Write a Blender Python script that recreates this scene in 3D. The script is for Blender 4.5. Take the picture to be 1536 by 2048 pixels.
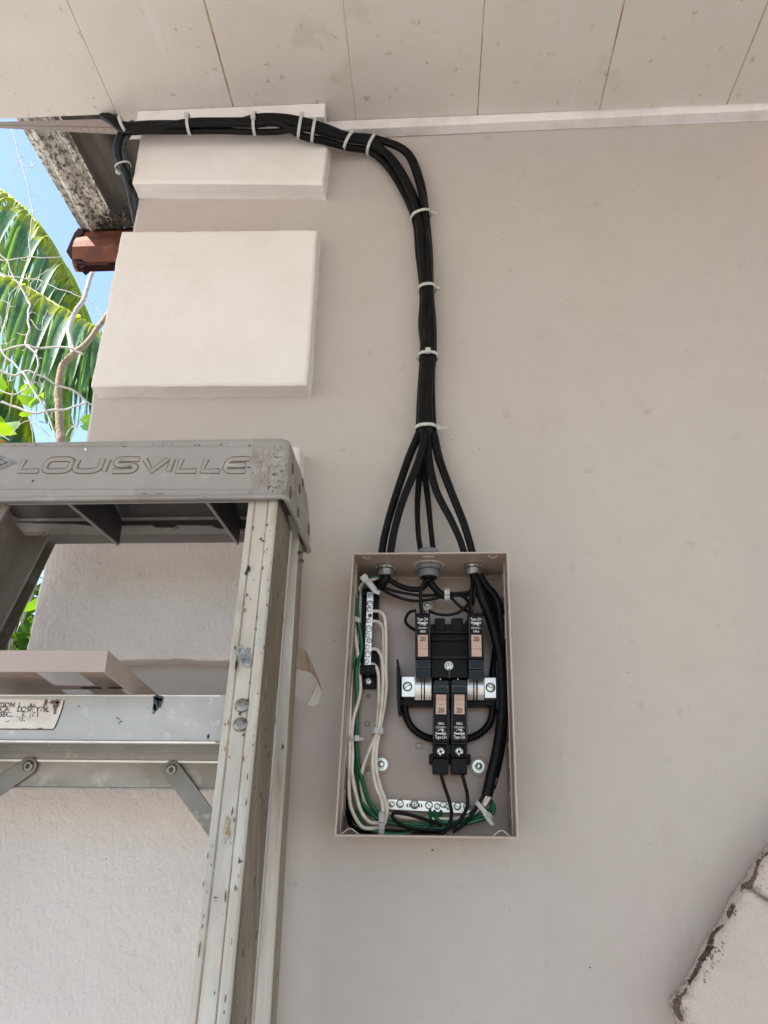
import bpy, bmesh, math, random
from mathutils import Vector, Matrix, noise
random.seed(7)
for o in list(bpy.data.objects): bpy.data.objects.remove(o)
SC = bpy.context.scene; COL = SC.collection
V = Vector

# ------------------------------------------------------------------ camera
F = 1537.0                                   # focal length in pixels of the 1536x2048 photograph
CAM = V((0, -1.0, 1.5))
nC = V((97, -639, F)).normalized()           # wall normal direction (world +Y) in camera axes
vC = V((50, 3712, F)); vC = (vC - nC * vC.dot(nC)).normalized()
hC = nC.cross(vC).normalized()
if hC.x < 0: hC = -hC
right = V((hC.x, nC.x, vC.x)); up = V((hC.y, nC.y, vC.y)); fwd = V((hC.z, nC.z, vC.z))
cd = bpy.data.cameras.new('camera'); cam = bpy.data.objects.new('camera', cd); COL.objects.link(cam)
cam.matrix_world = Matrix(((right.x, up.x, -fwd.x, CAM.x), (right.y, up.y, -fwd.y, CAM.y), (right.z, up.z, -fwd.z, CAM.z), (0, 0, 0, 1)))
cd.sensor_fit = 'VERTICAL'; cd.sensor_height = 36.0; cd.lens = 36.0 * F / 2048.0
cd.clip_start = 0.02; cd.clip_end = 500
SC.camera = cam

# ------------------------------------------------------------------ sky, sun, exposure
w = bpy.data.worlds.new('World'); SC.world = w; w.use_nodes = True
nt = w.node_tree; bg = nt.nodes['Background']
sky = nt.nodes.new('ShaderNodeTexSky'); sky.sky_type = 'NISHITA'; sky.sun_disc = False
SDIR = V((-0.60, -0.20, 0.77)).normalized()
sky.sun_elevation = math.asin(SDIR.z); sky.sun_rotation = math.atan2(SDIR.x, SDIR.y)
sky.air_density = 1.0; sky.dust_density = 0.6; sky.ozone_density = 0.8
nt.links.new(sky.outputs[0], bg.inputs[0]); bg.inputs[1].default_value = 0.10
sl = bpy.data.lights.new('sun', 'SUN'); sl.energy = 4.0; sl.angle = math.radians(0.6); sl.color = (1.0, 0.95, 0.90)
so = bpy.data.objects.new('sun', sl); COL.objects.link(so)
so.rotation_euler = SDIR.to_track_quat('Z', 'Y').to_euler(); so.location = (-4, -3, 8)
SC.view_settings.view_transform = 'Standard'; SC.view_settings.look = 'None'
SC.view_settings.exposure = 1.92; SC.view_settings.gamma = 1.0
SC.cycles.max_bounces = 10; SC.cycles.diffuse_bounces = 6; SC.cycles.glossy_bounces = 4
SC.cycles.transparent_max_bounces = 12

# ------------------------------------------------------------------ where a feature of the place stands
def ray(px, py):
    a, b = px - 768.0, 1024.0 - py
    return right * a + up * b + fwd * F
def P(px, py, Y=0.0):
    d = ray(px, py); return CAM + d * ((Y - CAM.y) / d.y)
def PX(px, py, X):
    d = ray(px, py); return CAM + d * ((X - CAM.x) / d.x)
def PZ(px, py, Z):
    d = ray(px, py); return CAM + d * ((Z - CAM.z) / d.z)
def PP(px, py, p0, n):
    d = ray(px, py); return CAM + d * ((p0 - CAM).dot(n) / d.dot(n))

# ------------------------------------------------------------------ materials
def M(name, col, rough=0.6, metal=0.0, layers=(), bump=(), trans=0.0, spec=0.5, coat=0.0, alpha=1.0, transl=None, ramp=None):
    m = bpy.data.materials.new(name); m.use_nodes = True
    t = m.node_tree; b = t.nodes['Principled BSDF']; L = t.links
    def sock(n): return b.inputs[n]
    sock('Roughness').default_value = rough; sock('Metallic').default_value = metal
    sock('Specular IOR Level').default_value = spec; sock('Coat Weight').default_value = coat
    sock('Transmission Weight').default_value = trans; sock('Alpha').default_value = alpha
    rgb = t.nodes.new('ShaderNodeRGB'); rgb.outputs[0].default_value = (*col, 1); cur = rgb.outputs[0]
    tc = t.nodes.new('ShaderNodeTexCoord'); rcur = None
    def nz(scale, stretch=(1, 1, 1), detail=6, off=0, kind='noise', rot=(0, 0, 0)):
        mp = t.nodes.new('ShaderNodeMapping'); mp.inputs['Scale'].default_value = stretch
        mp.inputs['Location'].default_value = (off, off * .7, off * 1.3); mp.inputs['Rotation'].default_value = rot
        L.new(tc.outputs['Object'], mp.inputs[0])
        if kind == 'voronoi':
            n = t.nodes.new('ShaderNodeTexVoronoi'); n.inputs['Scale'].default_value = scale; L.new(mp.outputs[0], n.inputs['Vector'])
            return n.outputs['Distance']
        n = t.nodes.new('ShaderNodeTexNoise'); n.inputs['Scale'].default_value = scale; n.inputs['Detail'].default_value = detail
        n.inputs['Roughness'].default_value = .6
        L.new(mp.outputs[0], n.inputs['Vector']); return n.outputs['Fac']
    for i, ly in enumerate(layers):
        c2, scale, lo, hi = ly[:4]; o = ly[4] if len(ly) > 4 else {}
        s = nz(scale, o.get('stretch', (1, 1, 1)), o.get('detail', 6), o.get('off', i * 3.1), o.get('kind', 'noise'))
        mr = t.nodes.new('ShaderNodeMapRange'); mr.inputs[1].default_value = lo; mr.inputs[2].default_value = hi
        mr.inputs[4].default_value = o.get('amt', 1.0); L.new(s, mr.inputs[0]); f = mr.outputs[0]
        if 'mask' in o:
            ms, mlo, mhi = o['mask']; s2 = nz(ms, (1, 1, 1), 4, i * 5.7 + 2)
            m2 = t.nodes.new('ShaderNodeMapRange'); m2.inputs[1].default_value = mlo; m2.inputs[2].default_value = mhi; L.new(s2, m2.inputs[0])
            mu = t.nodes.new('ShaderNodeMath'); mu.operation = 'MULTIPLY'; L.new(f, mu.inputs[0]); L.new(m2.outputs[0], mu.inputs[1]); f = mu.outputs[0]
        mx = t.nodes.new('ShaderNodeMix'); mx.data_type = 'RGBA'; L.new(f, mx.inputs[0]); L.new(cur, mx.inputs[6]); mx.inputs[7].default_value = (*c2, 1)
        cur = mx.outputs[2]
    L.new(cur, b.inputs['Base Color'])
    h = None
    for i, bp in enumerate(bump):
        scale, dist = bp[:2]; o = bp[2] if len(bp) > 2 else {}
        s = nz(scale, o.get('stretch', (1, 1, 1)), o.get('detail', 5), 9 + i, o.get('kind', 'noise'))
        bn = t.nodes.new('ShaderNodeBump'); bn.inputs['Strength'].default_value = o.get('str', 1.0); bn.inputs['Distance'].default_value = dist
        L.new(s, bn.inputs['Height'])
        if h: L.new(h, bn.inputs['Normal'])
        h = bn.outputs[0]
    if h: L.new(h, b.inputs['Normal'])
    if transl is not None:
        tr = t.nodes.new('ShaderNodeBsdfTranslucent'); mu = t.nodes.new('ShaderNodeMix'); mu.data_type = 'RGBA'; mu.blend_type = 'MULTIPLY'
        mu.inputs[0].default_value = 1; L.new(cur, mu.inputs[6]); mu.inputs[7].default_value = (*transl[1], 1); L.new(mu.outputs[2], tr.inputs[0])
        ms = t.nodes.new('ShaderNodeMixShader'); ms.inputs[0].default_value = transl[0]
        L.new(b.outputs[0], ms.inputs[1]); L.new(tr.outputs[0], ms.inputs[2]); L.new(ms.outputs[0], t.nodes['Material Output'].inputs[0])
    return m

DK = (.10, .075, .055)
plaster_b = [(9, .0012), (90, .0006), (380, .00035)]
MAT = {
 'wall': M('painted plaster', (.50, .446, .412), .72, layers=[((.475, .42, .386), 2.2, .35, .7), ((.495, .425, .40), 1.7, .48, .66, {'stretch': (1.6, 1, .3), 'amt': .8}), ((.525, .468, .405), 1.5, .52, .7, {'stretch': (1.4, 1, .4), 'amt': .8}), ((.43, .37, .34), 5, .56, .72, {'amt': .22, 'stretch': (1, 1, .45)}), ((.43, .365, .325), 26, .50, .74, {'amt': .25}), ((.36, .30, .26), 55, .62, .74, {'amt': .5, 'stretch': (1, 1, .5), 'mask': (5, .5, .62)}), ((.40,.345,.31),38,.66,.74,{'detail':3,'amt':.6})], bump=[(5, .005), (26, .0016, {'stretch': (1, 1, .6)}), (150, .0009), (420, .0004)]),
 'quoin': M('white textured paint', (.755, .68, .645), .8, layers=[((.69, .615, .58), 5, .4, .7), ((.50, .44, .38), 30, .64, .74, {'amt': .5, 'mask': (4, .5, .6)}), (DK, 90, .75, .78, {'detail': 2, 'amt': .7})], bump=[(14, .0020), (70, .0022), (210, .0022, {'stretch': (1, 1, .7)})]),
 'quoins': M('smooth cream paint', (.80, .74, .715), .7, layers=[((.74, .675, .625), 5, .4, .7), ((.58, .51, .45), 24, .66, .76, {'amt': .5, 'mask': (4, .5, .6)})], bump=[(14, .0022), (70, .0007), (260, .0004)]),
 'ceil': M('aged pvc panel', (.66, .605, .55), .5, layers=[((.59, .535, .48), 3, .4, .7), ((.48, .41, .32), 17, .54, .66, {'amt': .6, 'mask': (3, .45, .6)}), ((.40, .31, .21), 45, .64, .72, {'amt': .7, 'detail': 3}), ((.66, .63, .59), 6, .6, .7, {'stretch': (3, .6, 1), 'amt': .6})], bump=[(5, .001), (200, .00008)]),
 'rust': M('rust line', (.34, .20, .075), .9, layers=[((.46, .40, .32), 14, .42, .56)]),
 'trim': M('white pvc trim', (.82, .775, .775), .3, layers=[((.62, .585, .56), 12, .45, .7), ((.35, .26, .17), 45, .68, .76, {'amt': .5})], bump=[(4, .0008)]),
 'grime': M('black mould crust', (.15, .11, .085), .95, layers=[((.06, .042, .032), 45, .45, .6), ((.42, .37, .32), 60, .58, .68)], bump=[(150, .002)]),
 'bwall': M('rough white plaster', (.57, .485, .435), .85, layers=[((.49, .415, .37), 9, .4, .7), ((.30, .25, .21), 40, .62, .74, {'amt': .5, 'mask': (6, .5, .62)})], bump=[(12, .010), (60, .004), (260, .0014)]),
 'cable': M('black cable sheath', (.005, .005, .0055), .42, layers=[((.011, .011, .012), 70, .5, .7)], bump=[(300, .0002)], spec=.14),
 'cableg': M('dusty green black cable', (.05, .065, .058), .5, layers=[((.02, .025, .025), 40, .45, .6)], spec=.4),
 'cableb': M('faded blue black cable', (.03, .036, .055), .5, layers=[((.02, .02, .03), 40, .45, .6)], spec=.4),
 'wblack': M('black wire', (.004, .004, .0045), .3, spec=.16),
 'wwhite': M('white wire', (.74, .67, .58), .38, layers=[((.54, .48, .41), 60, .5, .7)], spec=.5),
 'wgreen': M('green wire', (.006, .115, .045), .3, layers=[((.004, .07, .03), 60, .5, .7)], spec=.5),
 'tie': M('translucent nylon', (.72, .71, .68), .4, layers=[((.62, .61, .60), 120, .4, .7)], transl=(.3, (.9, .9, .9))),
 'enamel': M('taupe enamel', (.39, .295, .252), .27, layers=[((.35, .262, .225), 20, .4, .7)], bump=[(900, .00005), (5, .0006)], spec=.5),
 'enedge': M('pinkish enamel edge', (.50, .41, .36), .4),
 'kodark': M('knockout rim shade', (.20, .165, .145), .4),
 'bplast': M('black moulded plastic', (.005, .0045, .0055), .4, layers=[((.009, .008, .009), 80, .5, .7)], bump=[(700, .0001)], spec=.14),
 'bplast2': M('dark satin plastic', (.009, .008, .010), .35, spec=.18),
 'glossb': M('smoked clear plastic', (.008, .0075, .009), .2, spec=.22),
 'edgew': M('pale moulded edge', (.10, .095, .095), .35),
 'handle': M('salmon plastic', (.56, .385, .30), .42, layers=[((.50, .34, .26), 90, .4, .7)]),
 'print': M('white printing', (.74, .75, .76), .6),
 'printk': M('brown printing', (.07, .035, .025), .6),
 'alu': M('brushed aluminium', (.74, .72, .70), .38, 0.85, layers=[((.60, .58, .55), 40, .4, .7)], bump=[(90, .0002, {'stretch': (1, 1, .1)})]),
 'buschrome': M('tinned copper', (.60, .565, .55), .3, .9, layers=[((.42, .38, .37), 70, .45, .6)]),
 'zinc': M('zinc plated steel', (.72, .73, .69), .30, 0.75, layers=[((.52, .54, .50), 160, .45, .65)], bump=[(400, .0002)]),
 'steeld': M('dark slot', (.04, .04, .04), .5),
 'greypl': M('grey pvc', (.17, .17, .18), .45, bump=[(200, .0001)]),
 'greyct': M('die cast zinc', (.36, .35, .34), .32, .75, layers=[((.22, .21, .2), 120, .45, .65)]),
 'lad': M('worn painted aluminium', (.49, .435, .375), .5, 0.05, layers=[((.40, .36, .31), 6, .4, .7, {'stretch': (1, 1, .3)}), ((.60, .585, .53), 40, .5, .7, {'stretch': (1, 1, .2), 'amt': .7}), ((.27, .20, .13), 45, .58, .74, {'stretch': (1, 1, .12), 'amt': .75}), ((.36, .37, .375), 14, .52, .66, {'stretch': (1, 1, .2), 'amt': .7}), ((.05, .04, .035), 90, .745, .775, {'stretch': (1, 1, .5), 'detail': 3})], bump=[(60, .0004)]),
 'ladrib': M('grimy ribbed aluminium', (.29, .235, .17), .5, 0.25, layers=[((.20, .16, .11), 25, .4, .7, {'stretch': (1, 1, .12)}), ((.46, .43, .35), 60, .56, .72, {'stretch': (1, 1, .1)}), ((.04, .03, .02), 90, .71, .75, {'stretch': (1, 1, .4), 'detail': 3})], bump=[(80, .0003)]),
 'ladgroove': M('brown grime line', (.27, .19, .12), .8, layers=[((.42, .37, .29), 30, .5, .65)]),
 'ladgroove2': M('dark grime in the ribs', (.12, .09, .06), .8, layers=[((.28, .23, .17), 20, .5, .65, {'stretch': (1, 1, .2)})]),
 'step': M('scuffed aluminium', (.29, .27, .255), .40, 0.35, layers=[((.40, .38, .365), 10, .4, .7, {'stretch': (.4, 1, 1)}), ((.40, .385, .37), 25, .5, .72), ((.50, .49, .47), 90, .6, .75), ((.10, .08, .06), 120, .74, .77, {'detail': 3})], bump=[(50, .0004), (300, .0001)]),
 'brace': M('dull steel strap', (.25, .225, .195), .45, 0.55, layers=[((.18, .16, .14), 18, .4, .65), ((.38, .35, .31), 50, .6, .72), ((.06, .045, .03), 70, .7, .76)], bump=[(120, .0003)]),
 'brace2': M('dull stained aluminium', (.36, .315, .285), .45, .4, layers=[((.23, .195, .165), 11, .42, .62, {'stretch': (.5, 1, 1.2)}), ((.43, .375, .34), 40, .55, .7), ((.15, .10, .07), 90, .7, .76)], bump=[(90, .0003)]),
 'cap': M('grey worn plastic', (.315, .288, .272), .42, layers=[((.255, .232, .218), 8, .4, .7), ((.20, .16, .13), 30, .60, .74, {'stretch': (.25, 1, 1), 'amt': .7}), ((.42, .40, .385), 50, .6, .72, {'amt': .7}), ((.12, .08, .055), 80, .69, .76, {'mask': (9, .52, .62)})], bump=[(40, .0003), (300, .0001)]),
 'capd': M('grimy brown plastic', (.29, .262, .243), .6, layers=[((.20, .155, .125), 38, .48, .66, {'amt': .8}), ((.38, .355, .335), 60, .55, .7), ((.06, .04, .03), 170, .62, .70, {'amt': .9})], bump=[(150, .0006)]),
 'capshade': M('cap plastic with painted inner shade', (.055, .05, .05), .5, layers=[((.04, .037, .036), 9, .4, .7), ((.10, .08, .07), 60, .64, .74)], bump=[(200, .0002)]),  # cap plastic darkened to carry the shade inside the hollow cap
 'ladshadedirt': M('brown aluminium with painted shade and grime', (.24, .205, .175), .5, .1, layers=[((.15, .12, .10), 10, .4, .65, {'stretch': (1, 1, .3)}), ((.34, .31, .28), 50, .56, .7), ((.05, .035, .03), 80, .68, .76)], bump=[(80, .0004)]),  # darker than the other rails: their shade is in the colour, with brown dirt
 'slotg': M('grey slot', (.16, .155, .145), .5),
 'ochre': M('ochre stain', (.30, .22, .11), .7, layers=[((.42, .36, .26), 120, .5, .6)]),
 'captan': M('dirty lettering', (.30, .265, .23), .55, layers=[((.42, .385, .34), 60, .5, .7)]),
 'capbr': M('brown grime outline', (.085, .05, .032), .8),
 'emblem': M('dark grey emblem', (.17, .18, .19), .5, layers=[((.30, .31, .32), 90, .5, .65)]),
 'red': M('red paint mark', (.45, .03, .03), .5),
 'rivet': M('brown stained rivet', (.13, .085, .06), .5, .5, layers=[((.30, .25, .2), 200, .55, .7)]),
 'rivetg': M('grey rivet', (.26, .245, .23), .38, .8, layers=[((.15, .12, .1), 200, .5, .65)]),
 'blackp': M('black paint smear', (.012, .016, .016), .3),
 'white': M('white paint fleck', (.8, .78, .74), .5),
 'sticker': M('worn white sticker', (.72, .66, .61), .6, layers=[((.60, .53, .47), 35, .45, .65), ((.16, .09, .06), 100, .70, .74)]),
 'ink': M('faded black ink', (.04, .03, .03), .7, layers=[((.6, .55, .5), 260, .52, .58)]),
 'tape': M('brown tape', (.42, .30, .22), .45, layers=[((.25, .14, .08), 60, .5, .7), ((.05, .03, .02), 160, .68, .72)], transl=(.4, (1, .9, .8))),
 'cleart': M('clear tape film', (.60, .55, .50), .25, alpha=.3),
 'roofd': M('dark brown sheet', (.055, .048, .042), .8, layers=[((.10, .085, .07), 12, .4, .7, {'stretch': (3, .4, 1)}), ((.30, .27, .23), 70, .72, .76, {'detail': 2})], bump=[(60, .001)]),  # dark brown underside of the roof sheet, streaked along its ribs
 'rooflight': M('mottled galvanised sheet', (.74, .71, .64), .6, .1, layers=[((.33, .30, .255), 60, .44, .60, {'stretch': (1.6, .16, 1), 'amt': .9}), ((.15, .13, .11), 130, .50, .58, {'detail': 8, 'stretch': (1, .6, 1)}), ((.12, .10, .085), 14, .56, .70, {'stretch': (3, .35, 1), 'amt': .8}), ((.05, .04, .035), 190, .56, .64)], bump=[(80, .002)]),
 'roofcrust': M('brown roof debris', (.085, .066, .052), .95, layers=[((.24, .18, .13), 60, .54, .66), ((.03, .025, .02), 50, .5, .66)], bump=[(90, .006)]),
 'rusty': M('rusted steel', (.21, .072, .036), .7, .15, layers=[((.13, .045, .03), 18, .45, .65), ((.32, .125, .06), 50, .56, .7), ((.04, .02, .02), 45, .66, .74)], bump=[(60, .001)]),
 'rustd': M('dark primed steel', (.022, .009, .009), .95, layers=[((.04, .015, .012), 40, .5, .7)], bump=[(60, .0008)], spec=.05),
 'meshs': M('beige edge strip', (.33, .26, .235), .7, layers=[((.30, .25, .23), 60, .45, .65)], bump=[(60, .001)]),
 'bark': M('pale bark', (.46, .41, .35), .85, layers=[((.56, .52, .47), 40, .5, .65), ((.18, .13, .09), 60, .6, .72)], bump=[(90, .004)]),
 'barkb': M('brown bark', (.27, .185, .11), .85, layers=[((.36, .27, .18), 40, .5, .65), ((.12, .08, .05), 60, .6, .72)], bump=[(90, .006)]),
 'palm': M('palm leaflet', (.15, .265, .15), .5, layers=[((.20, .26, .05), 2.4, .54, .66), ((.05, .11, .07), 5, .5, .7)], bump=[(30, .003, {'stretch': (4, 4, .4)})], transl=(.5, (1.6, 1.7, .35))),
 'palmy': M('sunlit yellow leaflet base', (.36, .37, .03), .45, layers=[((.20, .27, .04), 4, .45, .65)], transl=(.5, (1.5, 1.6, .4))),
 'rachis': M('palm rachis', (.30, .34, .06), .5),
 'leaf': M('broad leaf', (.07, .16, .02), .42, layers=[((.18, .28, .02), 3, .45, .65)], transl=(.45, (1.7, 1.6, .4))),
 'ground': M('sunlit paving and grass', (.30, .28, .255), .9, layers=[((.22, .21, .17), .5, .4, .6), ((.34, .32, .29), 8, .5, .7)], bump=[(20, .01)]),
 'speck': M('dark nail hole', (.05, .035, .03), .8),
}

# ------------------------------------------------------------------ mesh builder
class B:
    def __init__(s): s.v = []; s.f = []; s.m = []; s.mats = []; s.sm = []
    def mi(s, mat):
        if mat not in s.mats: s.mats.append(mat)
        return s.mats.index(mat)
    def add(s, vs, fs, mat, smooth=False):
        o = len(s.v); k = s.mi(mat); s.v += [V(p) for p in vs]
        for f in fs: s.f.append([i + o for i in f]); s.m.append(k); s.sm.append(smooth)
    def bm(s, bmh, mat, smooth=False):
        bmh.verts.ensure_lookup_table()
        for i, v in enumerate(bmh.verts): v.index = i
        s.add([v.co.copy() for v in bmh.verts], [[v.index for v in f.verts] for f in bmh.faces], mat, smooth); bmh.free()
    def hexa(s, q, dirv, mat, bev=0.0, seg=2):
        """quad q (4 points, front face) swept along dirv"""
        b = bmesh.new(); a = [b.verts.new(p) for p in q]; c = [b.verts.new(V(p) + dirv) for p in q]
        b.faces.new(a); b.faces.new(c[::-1]); n = len(q)
        for i in range(n): b.faces.new((a[i], c[i], c[(i + 1) % n], a[(i + 1) % n]))
        bmesh.ops.recalc_face_normals(b, faces=b.faces)
        if bev: bmesh.ops.bevel(b, geom=b.edges[:], offset=bev, segments=seg, affect='EDGES', profile=.5, clamp_overlap=True)
        s.bm(b, mat)
    def box(s, x0, y0, z0, x1, y1, z1, mat, bev=0.0):
        s.hexa([(x0, y0, z0), (x1, y0, z0), (x1, y0, z1), (x0, y0, z1)], V((0, y1 - y0, 0)), mat, bev)
    def pbox(s, x0, y0, x1, y1, Yf, Yb, mat, bev=0.0):
        """box whose front face covers the photo rectangle x0..x1, y0..y1 on the plane Y=Yf and reaches back to Yb"""
        a, b_, c, d = P(x0, y0, Yf), P(x1, y0, Yf), P(x1, y1, Yf), P(x0, y1, Yf)
        xa, xb = (a.x + d.x) / 2, (b_.x + c.x) / 2; zt, zb = (a.z + b_.z) / 2, (c.z + d.z) / 2
        s.box(xa, Yf, zb, xb, Yb, zt, mat, bev)
    def pquad(s, pts, Yf, Yb, mat, bev=0.0):
        s.hexa([P(x, y, Yf) for x, y in pts], V((0, Yb - Yf, 0)), mat, bev)
    def cyl(s, p0, p1, r0, mat, r1=None, n=20, caps=True, smooth=True, rot=0):
        p0, p1 = V(p0), V(p1); r1 = r0 if r1 is None else r1; ax = (p1 - p0).normalized()
        e = ax.orthogonal().normalized() if abs(ax.z) < .9 else V((1, 0, 0)); e = (e - ax * e.dot(ax)).normalized(); g = ax.cross(e)
        vs = []
        for p, r in ((p0, r0), (p1, r1)):
            for i in range(n):
                a = 2 * math.pi * i / n + rot; vs.append(p + e * (r * math.cos(a)) + g * (r * math.sin(a)))
        s.add(vs, [[i, (i + 1) % n, n + (i + 1) % n, n + i] for i in range(n)], mat, smooth)
        if caps: s.add(vs, [list(range(n))[::-1], list(range(n, 2 * n))], mat, False)
    def lathe(s, c, ax, prof, mat, n=28):
        """prof: list of (distance along ax, radius)"""
        c = V(c); ax = V(ax).normalized(); e = ax.orthogonal().normalized(); g = ax.cross(e); vs = []
        for h, r in prof:
            for i in range(n):
                a = 2 * math.pi * i / n; vs.append(c + ax * h + e * (r * math.cos(a)) + g * (r * math.sin(a)))
        fs = []
        for k in range(len(prof) - 1):
            for i in range(n): fs.append([k * n + i, k * n + (i + 1) % n, (k + 1) * n + (i + 1) % n, (k + 1) * n + i])
        s.add(vs, fs, mat, True)
        s.add(vs, [list(range(n))[::-1], list(range(len(vs) - n, len(vs)))], mat, False)
    def tube(s, pts, r, mat, n=12, flat=None, closed=False, caps=True, radii=None):
        """flat=(direction, factor): squash the section along a direction"""
        m = len(pts); ring = []; t0 = None; e = None
        for i in range(m):
            a = pts[(i - 1) % m] if (closed or i > 0) else pts[0]; c = pts[(i + 1) % m] if (closed or i < m - 1) else pts[-1]
            t = (V(c) - V(a)); t = t.normalized() if t.length > 1e-9 else V((0, 0, 1))
            if e is None:
                e = flat[0].copy() if flat else t.orthogonal(); e = (e - t * e.dot(t)).normalized()
            else:
                e = (flat[0].copy() if flat else e); e = e - t * e.dot(t); e = e.normalized() if e.length > 1e-6 else t.orthogonal().normalized()
            g = t.cross(e); rr = radii[i] if radii else r; fe = flat[1] if flat else 1
            for k in range(n):
                an = 2 * math.pi * k / n; ring.append(V(pts[i]) + e * (rr * fe * math.cos(an)) + g * (rr * math.sin(an)))
        fs = []
        for i in range(m if closed else m - 1):
            j = (i + 1) % m
            for k in range(n): fs.append([i * n + k, i * n + (k + 1) % n, j * n + (k + 1) % n, j * n + k])
        s.add(ring, fs, mat, True)
        if caps and not closed: s.add(ring, [list(range(n))[::-1], list(range(len(ring) - n, len(ring)))], mat, False)
    def blob(s, c, ex, ez, rx, rz, nrm, mat, jag=.35, n=14, seed=0, th=.0003):
        """flat ragged splash lying on a surface"""
        rnd = random.Random(seed); c = V(c) + nrm * .0002
        pts = []
        for i in range(n):
            a = 2 * math.pi * i / n; q = 1 - jag * rnd.random(); pts.append(c + ex * (rx * q * math.cos(a)) + ez * (rz * q * math.sin(a)))
        s.add(pts + [p + nrm * th for p in pts], [list(range(n, 2 * n))] + [[i, (i + 1) % n, n + (i + 1) % n, n + i] for i in range(n)], mat)
    def build(s, name, parent=None, base=None, auto=None):
        me = bpy.data.meshes.new(name); me.from_pydata([tuple(p) for p in s.v], [], s.f); me.validate(clean_customdata=False)
        for m in s.mats: me.materials.append(m if not isinstance(m, str) else MAT[m])
        if len(me.polygons) == len(s.f):
            me.polygons.foreach_set('material_index', s.m); me.polygons.foreach_set('use_smooth', s.sm)
        bb = bmesh.new(); bb.from_mesh(me); bmesh.ops.recalc_face_normals(bb, faces=bb.faces); bb.to_mesh(me); bb.free()
        me.update(); o = bpy.data.objects.new(name, me); COL.objects.link(o)
        if parent:
            o.parent = parent
            if parent.type == 'EMPTY': o.location = -parent.location
        return o

def tag(o, label=None, cat=None, group=None, kind=None):
    if label: o['label'] = label
    if cat: o['category'] = cat
    if group: o['group'] = group
    if kind: o['kind'] = kind
    return o
def thing(name, loc, label, cat, group=None):
    o = bpy.data.objects.new(name, None); COL.objects.link(o); o.location = loc; o.empty_display_size = .05
    return tag(o, label, cat, group)

def smooth(pts, k=8):
    pts = [V(p) for p in pts]; out = []
    q = [pts[0] * 2 - pts[1]] + pts + [pts[-1] * 2 - pts[-2]]
    for i in range(1, len(q) - 2):
        p0, p1, p2, p3 = q[i - 1], q[i], q[i + 1], q[i + 2]
        for j in range(k):
            t = j / k
            out.append(.5 * ((2 * p1) + (p2 - p0) * t + (2 * p0 - 5 * p1 + 4 * p2 - p3) * t * t + (3 * p1 - p0 - 3 * p2 + p3) * t ** 3))
    out.append(pts[-1]); return out
def path(lst, Y=None, k=8):
    """photo points (x, y[, Y]) on their real planes, smoothed"""
    return smooth([P(p[0], p[1], p[2] if len(p) > 2 else Y) for p in lst], k)

_fontcache = {}
def text_into(b, s, size, c, mat, up=V((0, 0, 1)), rt=V((1, 0, 0)), sx=1.0, th=.0002, off=0.0):
    key = (s, off)
    if key not in _fontcache:
        cu = bpy.data.curves.new('t', 'FONT'); cu.body = s; cu.size = 1.0; cu.align_x = 'CENTER'; cu.align_y = 'CENTER'; cu.offset = off
        cu.resolution_u = 4; o = bpy.data.objects.new('t', cu); COL.objects.link(o); bpy.context.view_layer.update()
        me = bpy.data.meshes.new_from_object(o.evaluated_get(bpy.context.evaluated_depsgraph_get()))
        _fontcache[key] = ([v.co.copy() for v in me.vertices], [list(p.vertices) for p in me.polygons])
        bpy.data.objects.remove(o); bpy.data.curves.remove(cu); bpy.data.meshes.remove(me)
    vs, fs = _fontcache[key]; n = rt.cross(up)
    b.add([V(c) + rt * (v.x * size * sx) + up * (v.y * size) + n * th for v in vs], fs, mat)
# ================================================================== THE SETTING
b = B(); b.add([(-60, -60, 0), (60, -60, 0), (60, 60, 0), (-60, 60, 0)], [[0, 1, 2, 3]], 'ground')
tag(b.build('ground'), kind='structure')

ZC = CAM.z + 1.152                                         # porch ceiling height
# ---- porch ceiling: real separate pvc boards with a dark rust line in each joint
jx = []
for p in ((232, 225), (466, 212), (711, 232), (955, 228), (1200, 215), (1455, 205)):
    jx.append(PZ(p[0], p[1], ZC).x)
pitch = (jx[-1] - jx[0]) / 5
b = B(); edges = [jx[0] - pitch * k for k in range(7, 0, -1)] + jx + [jx[-1] + pitch * k for k in range(1, 13)]
seam = [.0009, .0028, .0008, .0018, .0026, .0026]
for i in range(len(edges) - 1):
    g0 = seam[i - 7] if 0 <= i - 7 < 6 else .002; g1 = seam[i - 6] if 0 <= i - 6 < 6 else .002
    y1 = -.055 if edges[i + 1] < -.50 else .0
    b.hexa([(edges[i] + g0 / 2, -2.9, ZC), (edges[i + 1] - g1 / 2, -2.9, ZC), (edges[i + 1] - g1 / 2, y1 - .001 * (i % 3), ZC), (edges[i] + g0 / 2, y1 - .001 * (i % 3), ZC)], V((0, 0, .011)), 'ceil', .0004, 1)
ce = b.build('ceiling'); tag(ce, kind='structure')
b = B(); b.box(edges[0], -2.9, ZC + .0005, -.46, -.062, ZC + .02, 'rust'); b.box(-.46, -2.9, ZC + .0005, edges[-1], -.02, ZC + .02, 'rust')
x = b.build('joint_rust'); x.parent = ce
b = B(); b.box(edges[0], -2.9, ZC + .03, -.46, -.062, ZC + .12, 'bplast2'); b.box(-.46, -2.9, ZC + .03, edges[-1], -.02, ZC + .12, 'bplast2')
x = b.build('ceiling_void'); x.parent = ce

# ---- wall
def xw(px, py, Y=0.0): return P(px, py, Y).x
zt = ZC + .12
wallthing = thing('plaster_wall', (0, 0, 0), 'beige painted plaster wall with raised white quoin blocks, carrying the electrical panel', 'wall')
b = B()
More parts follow.
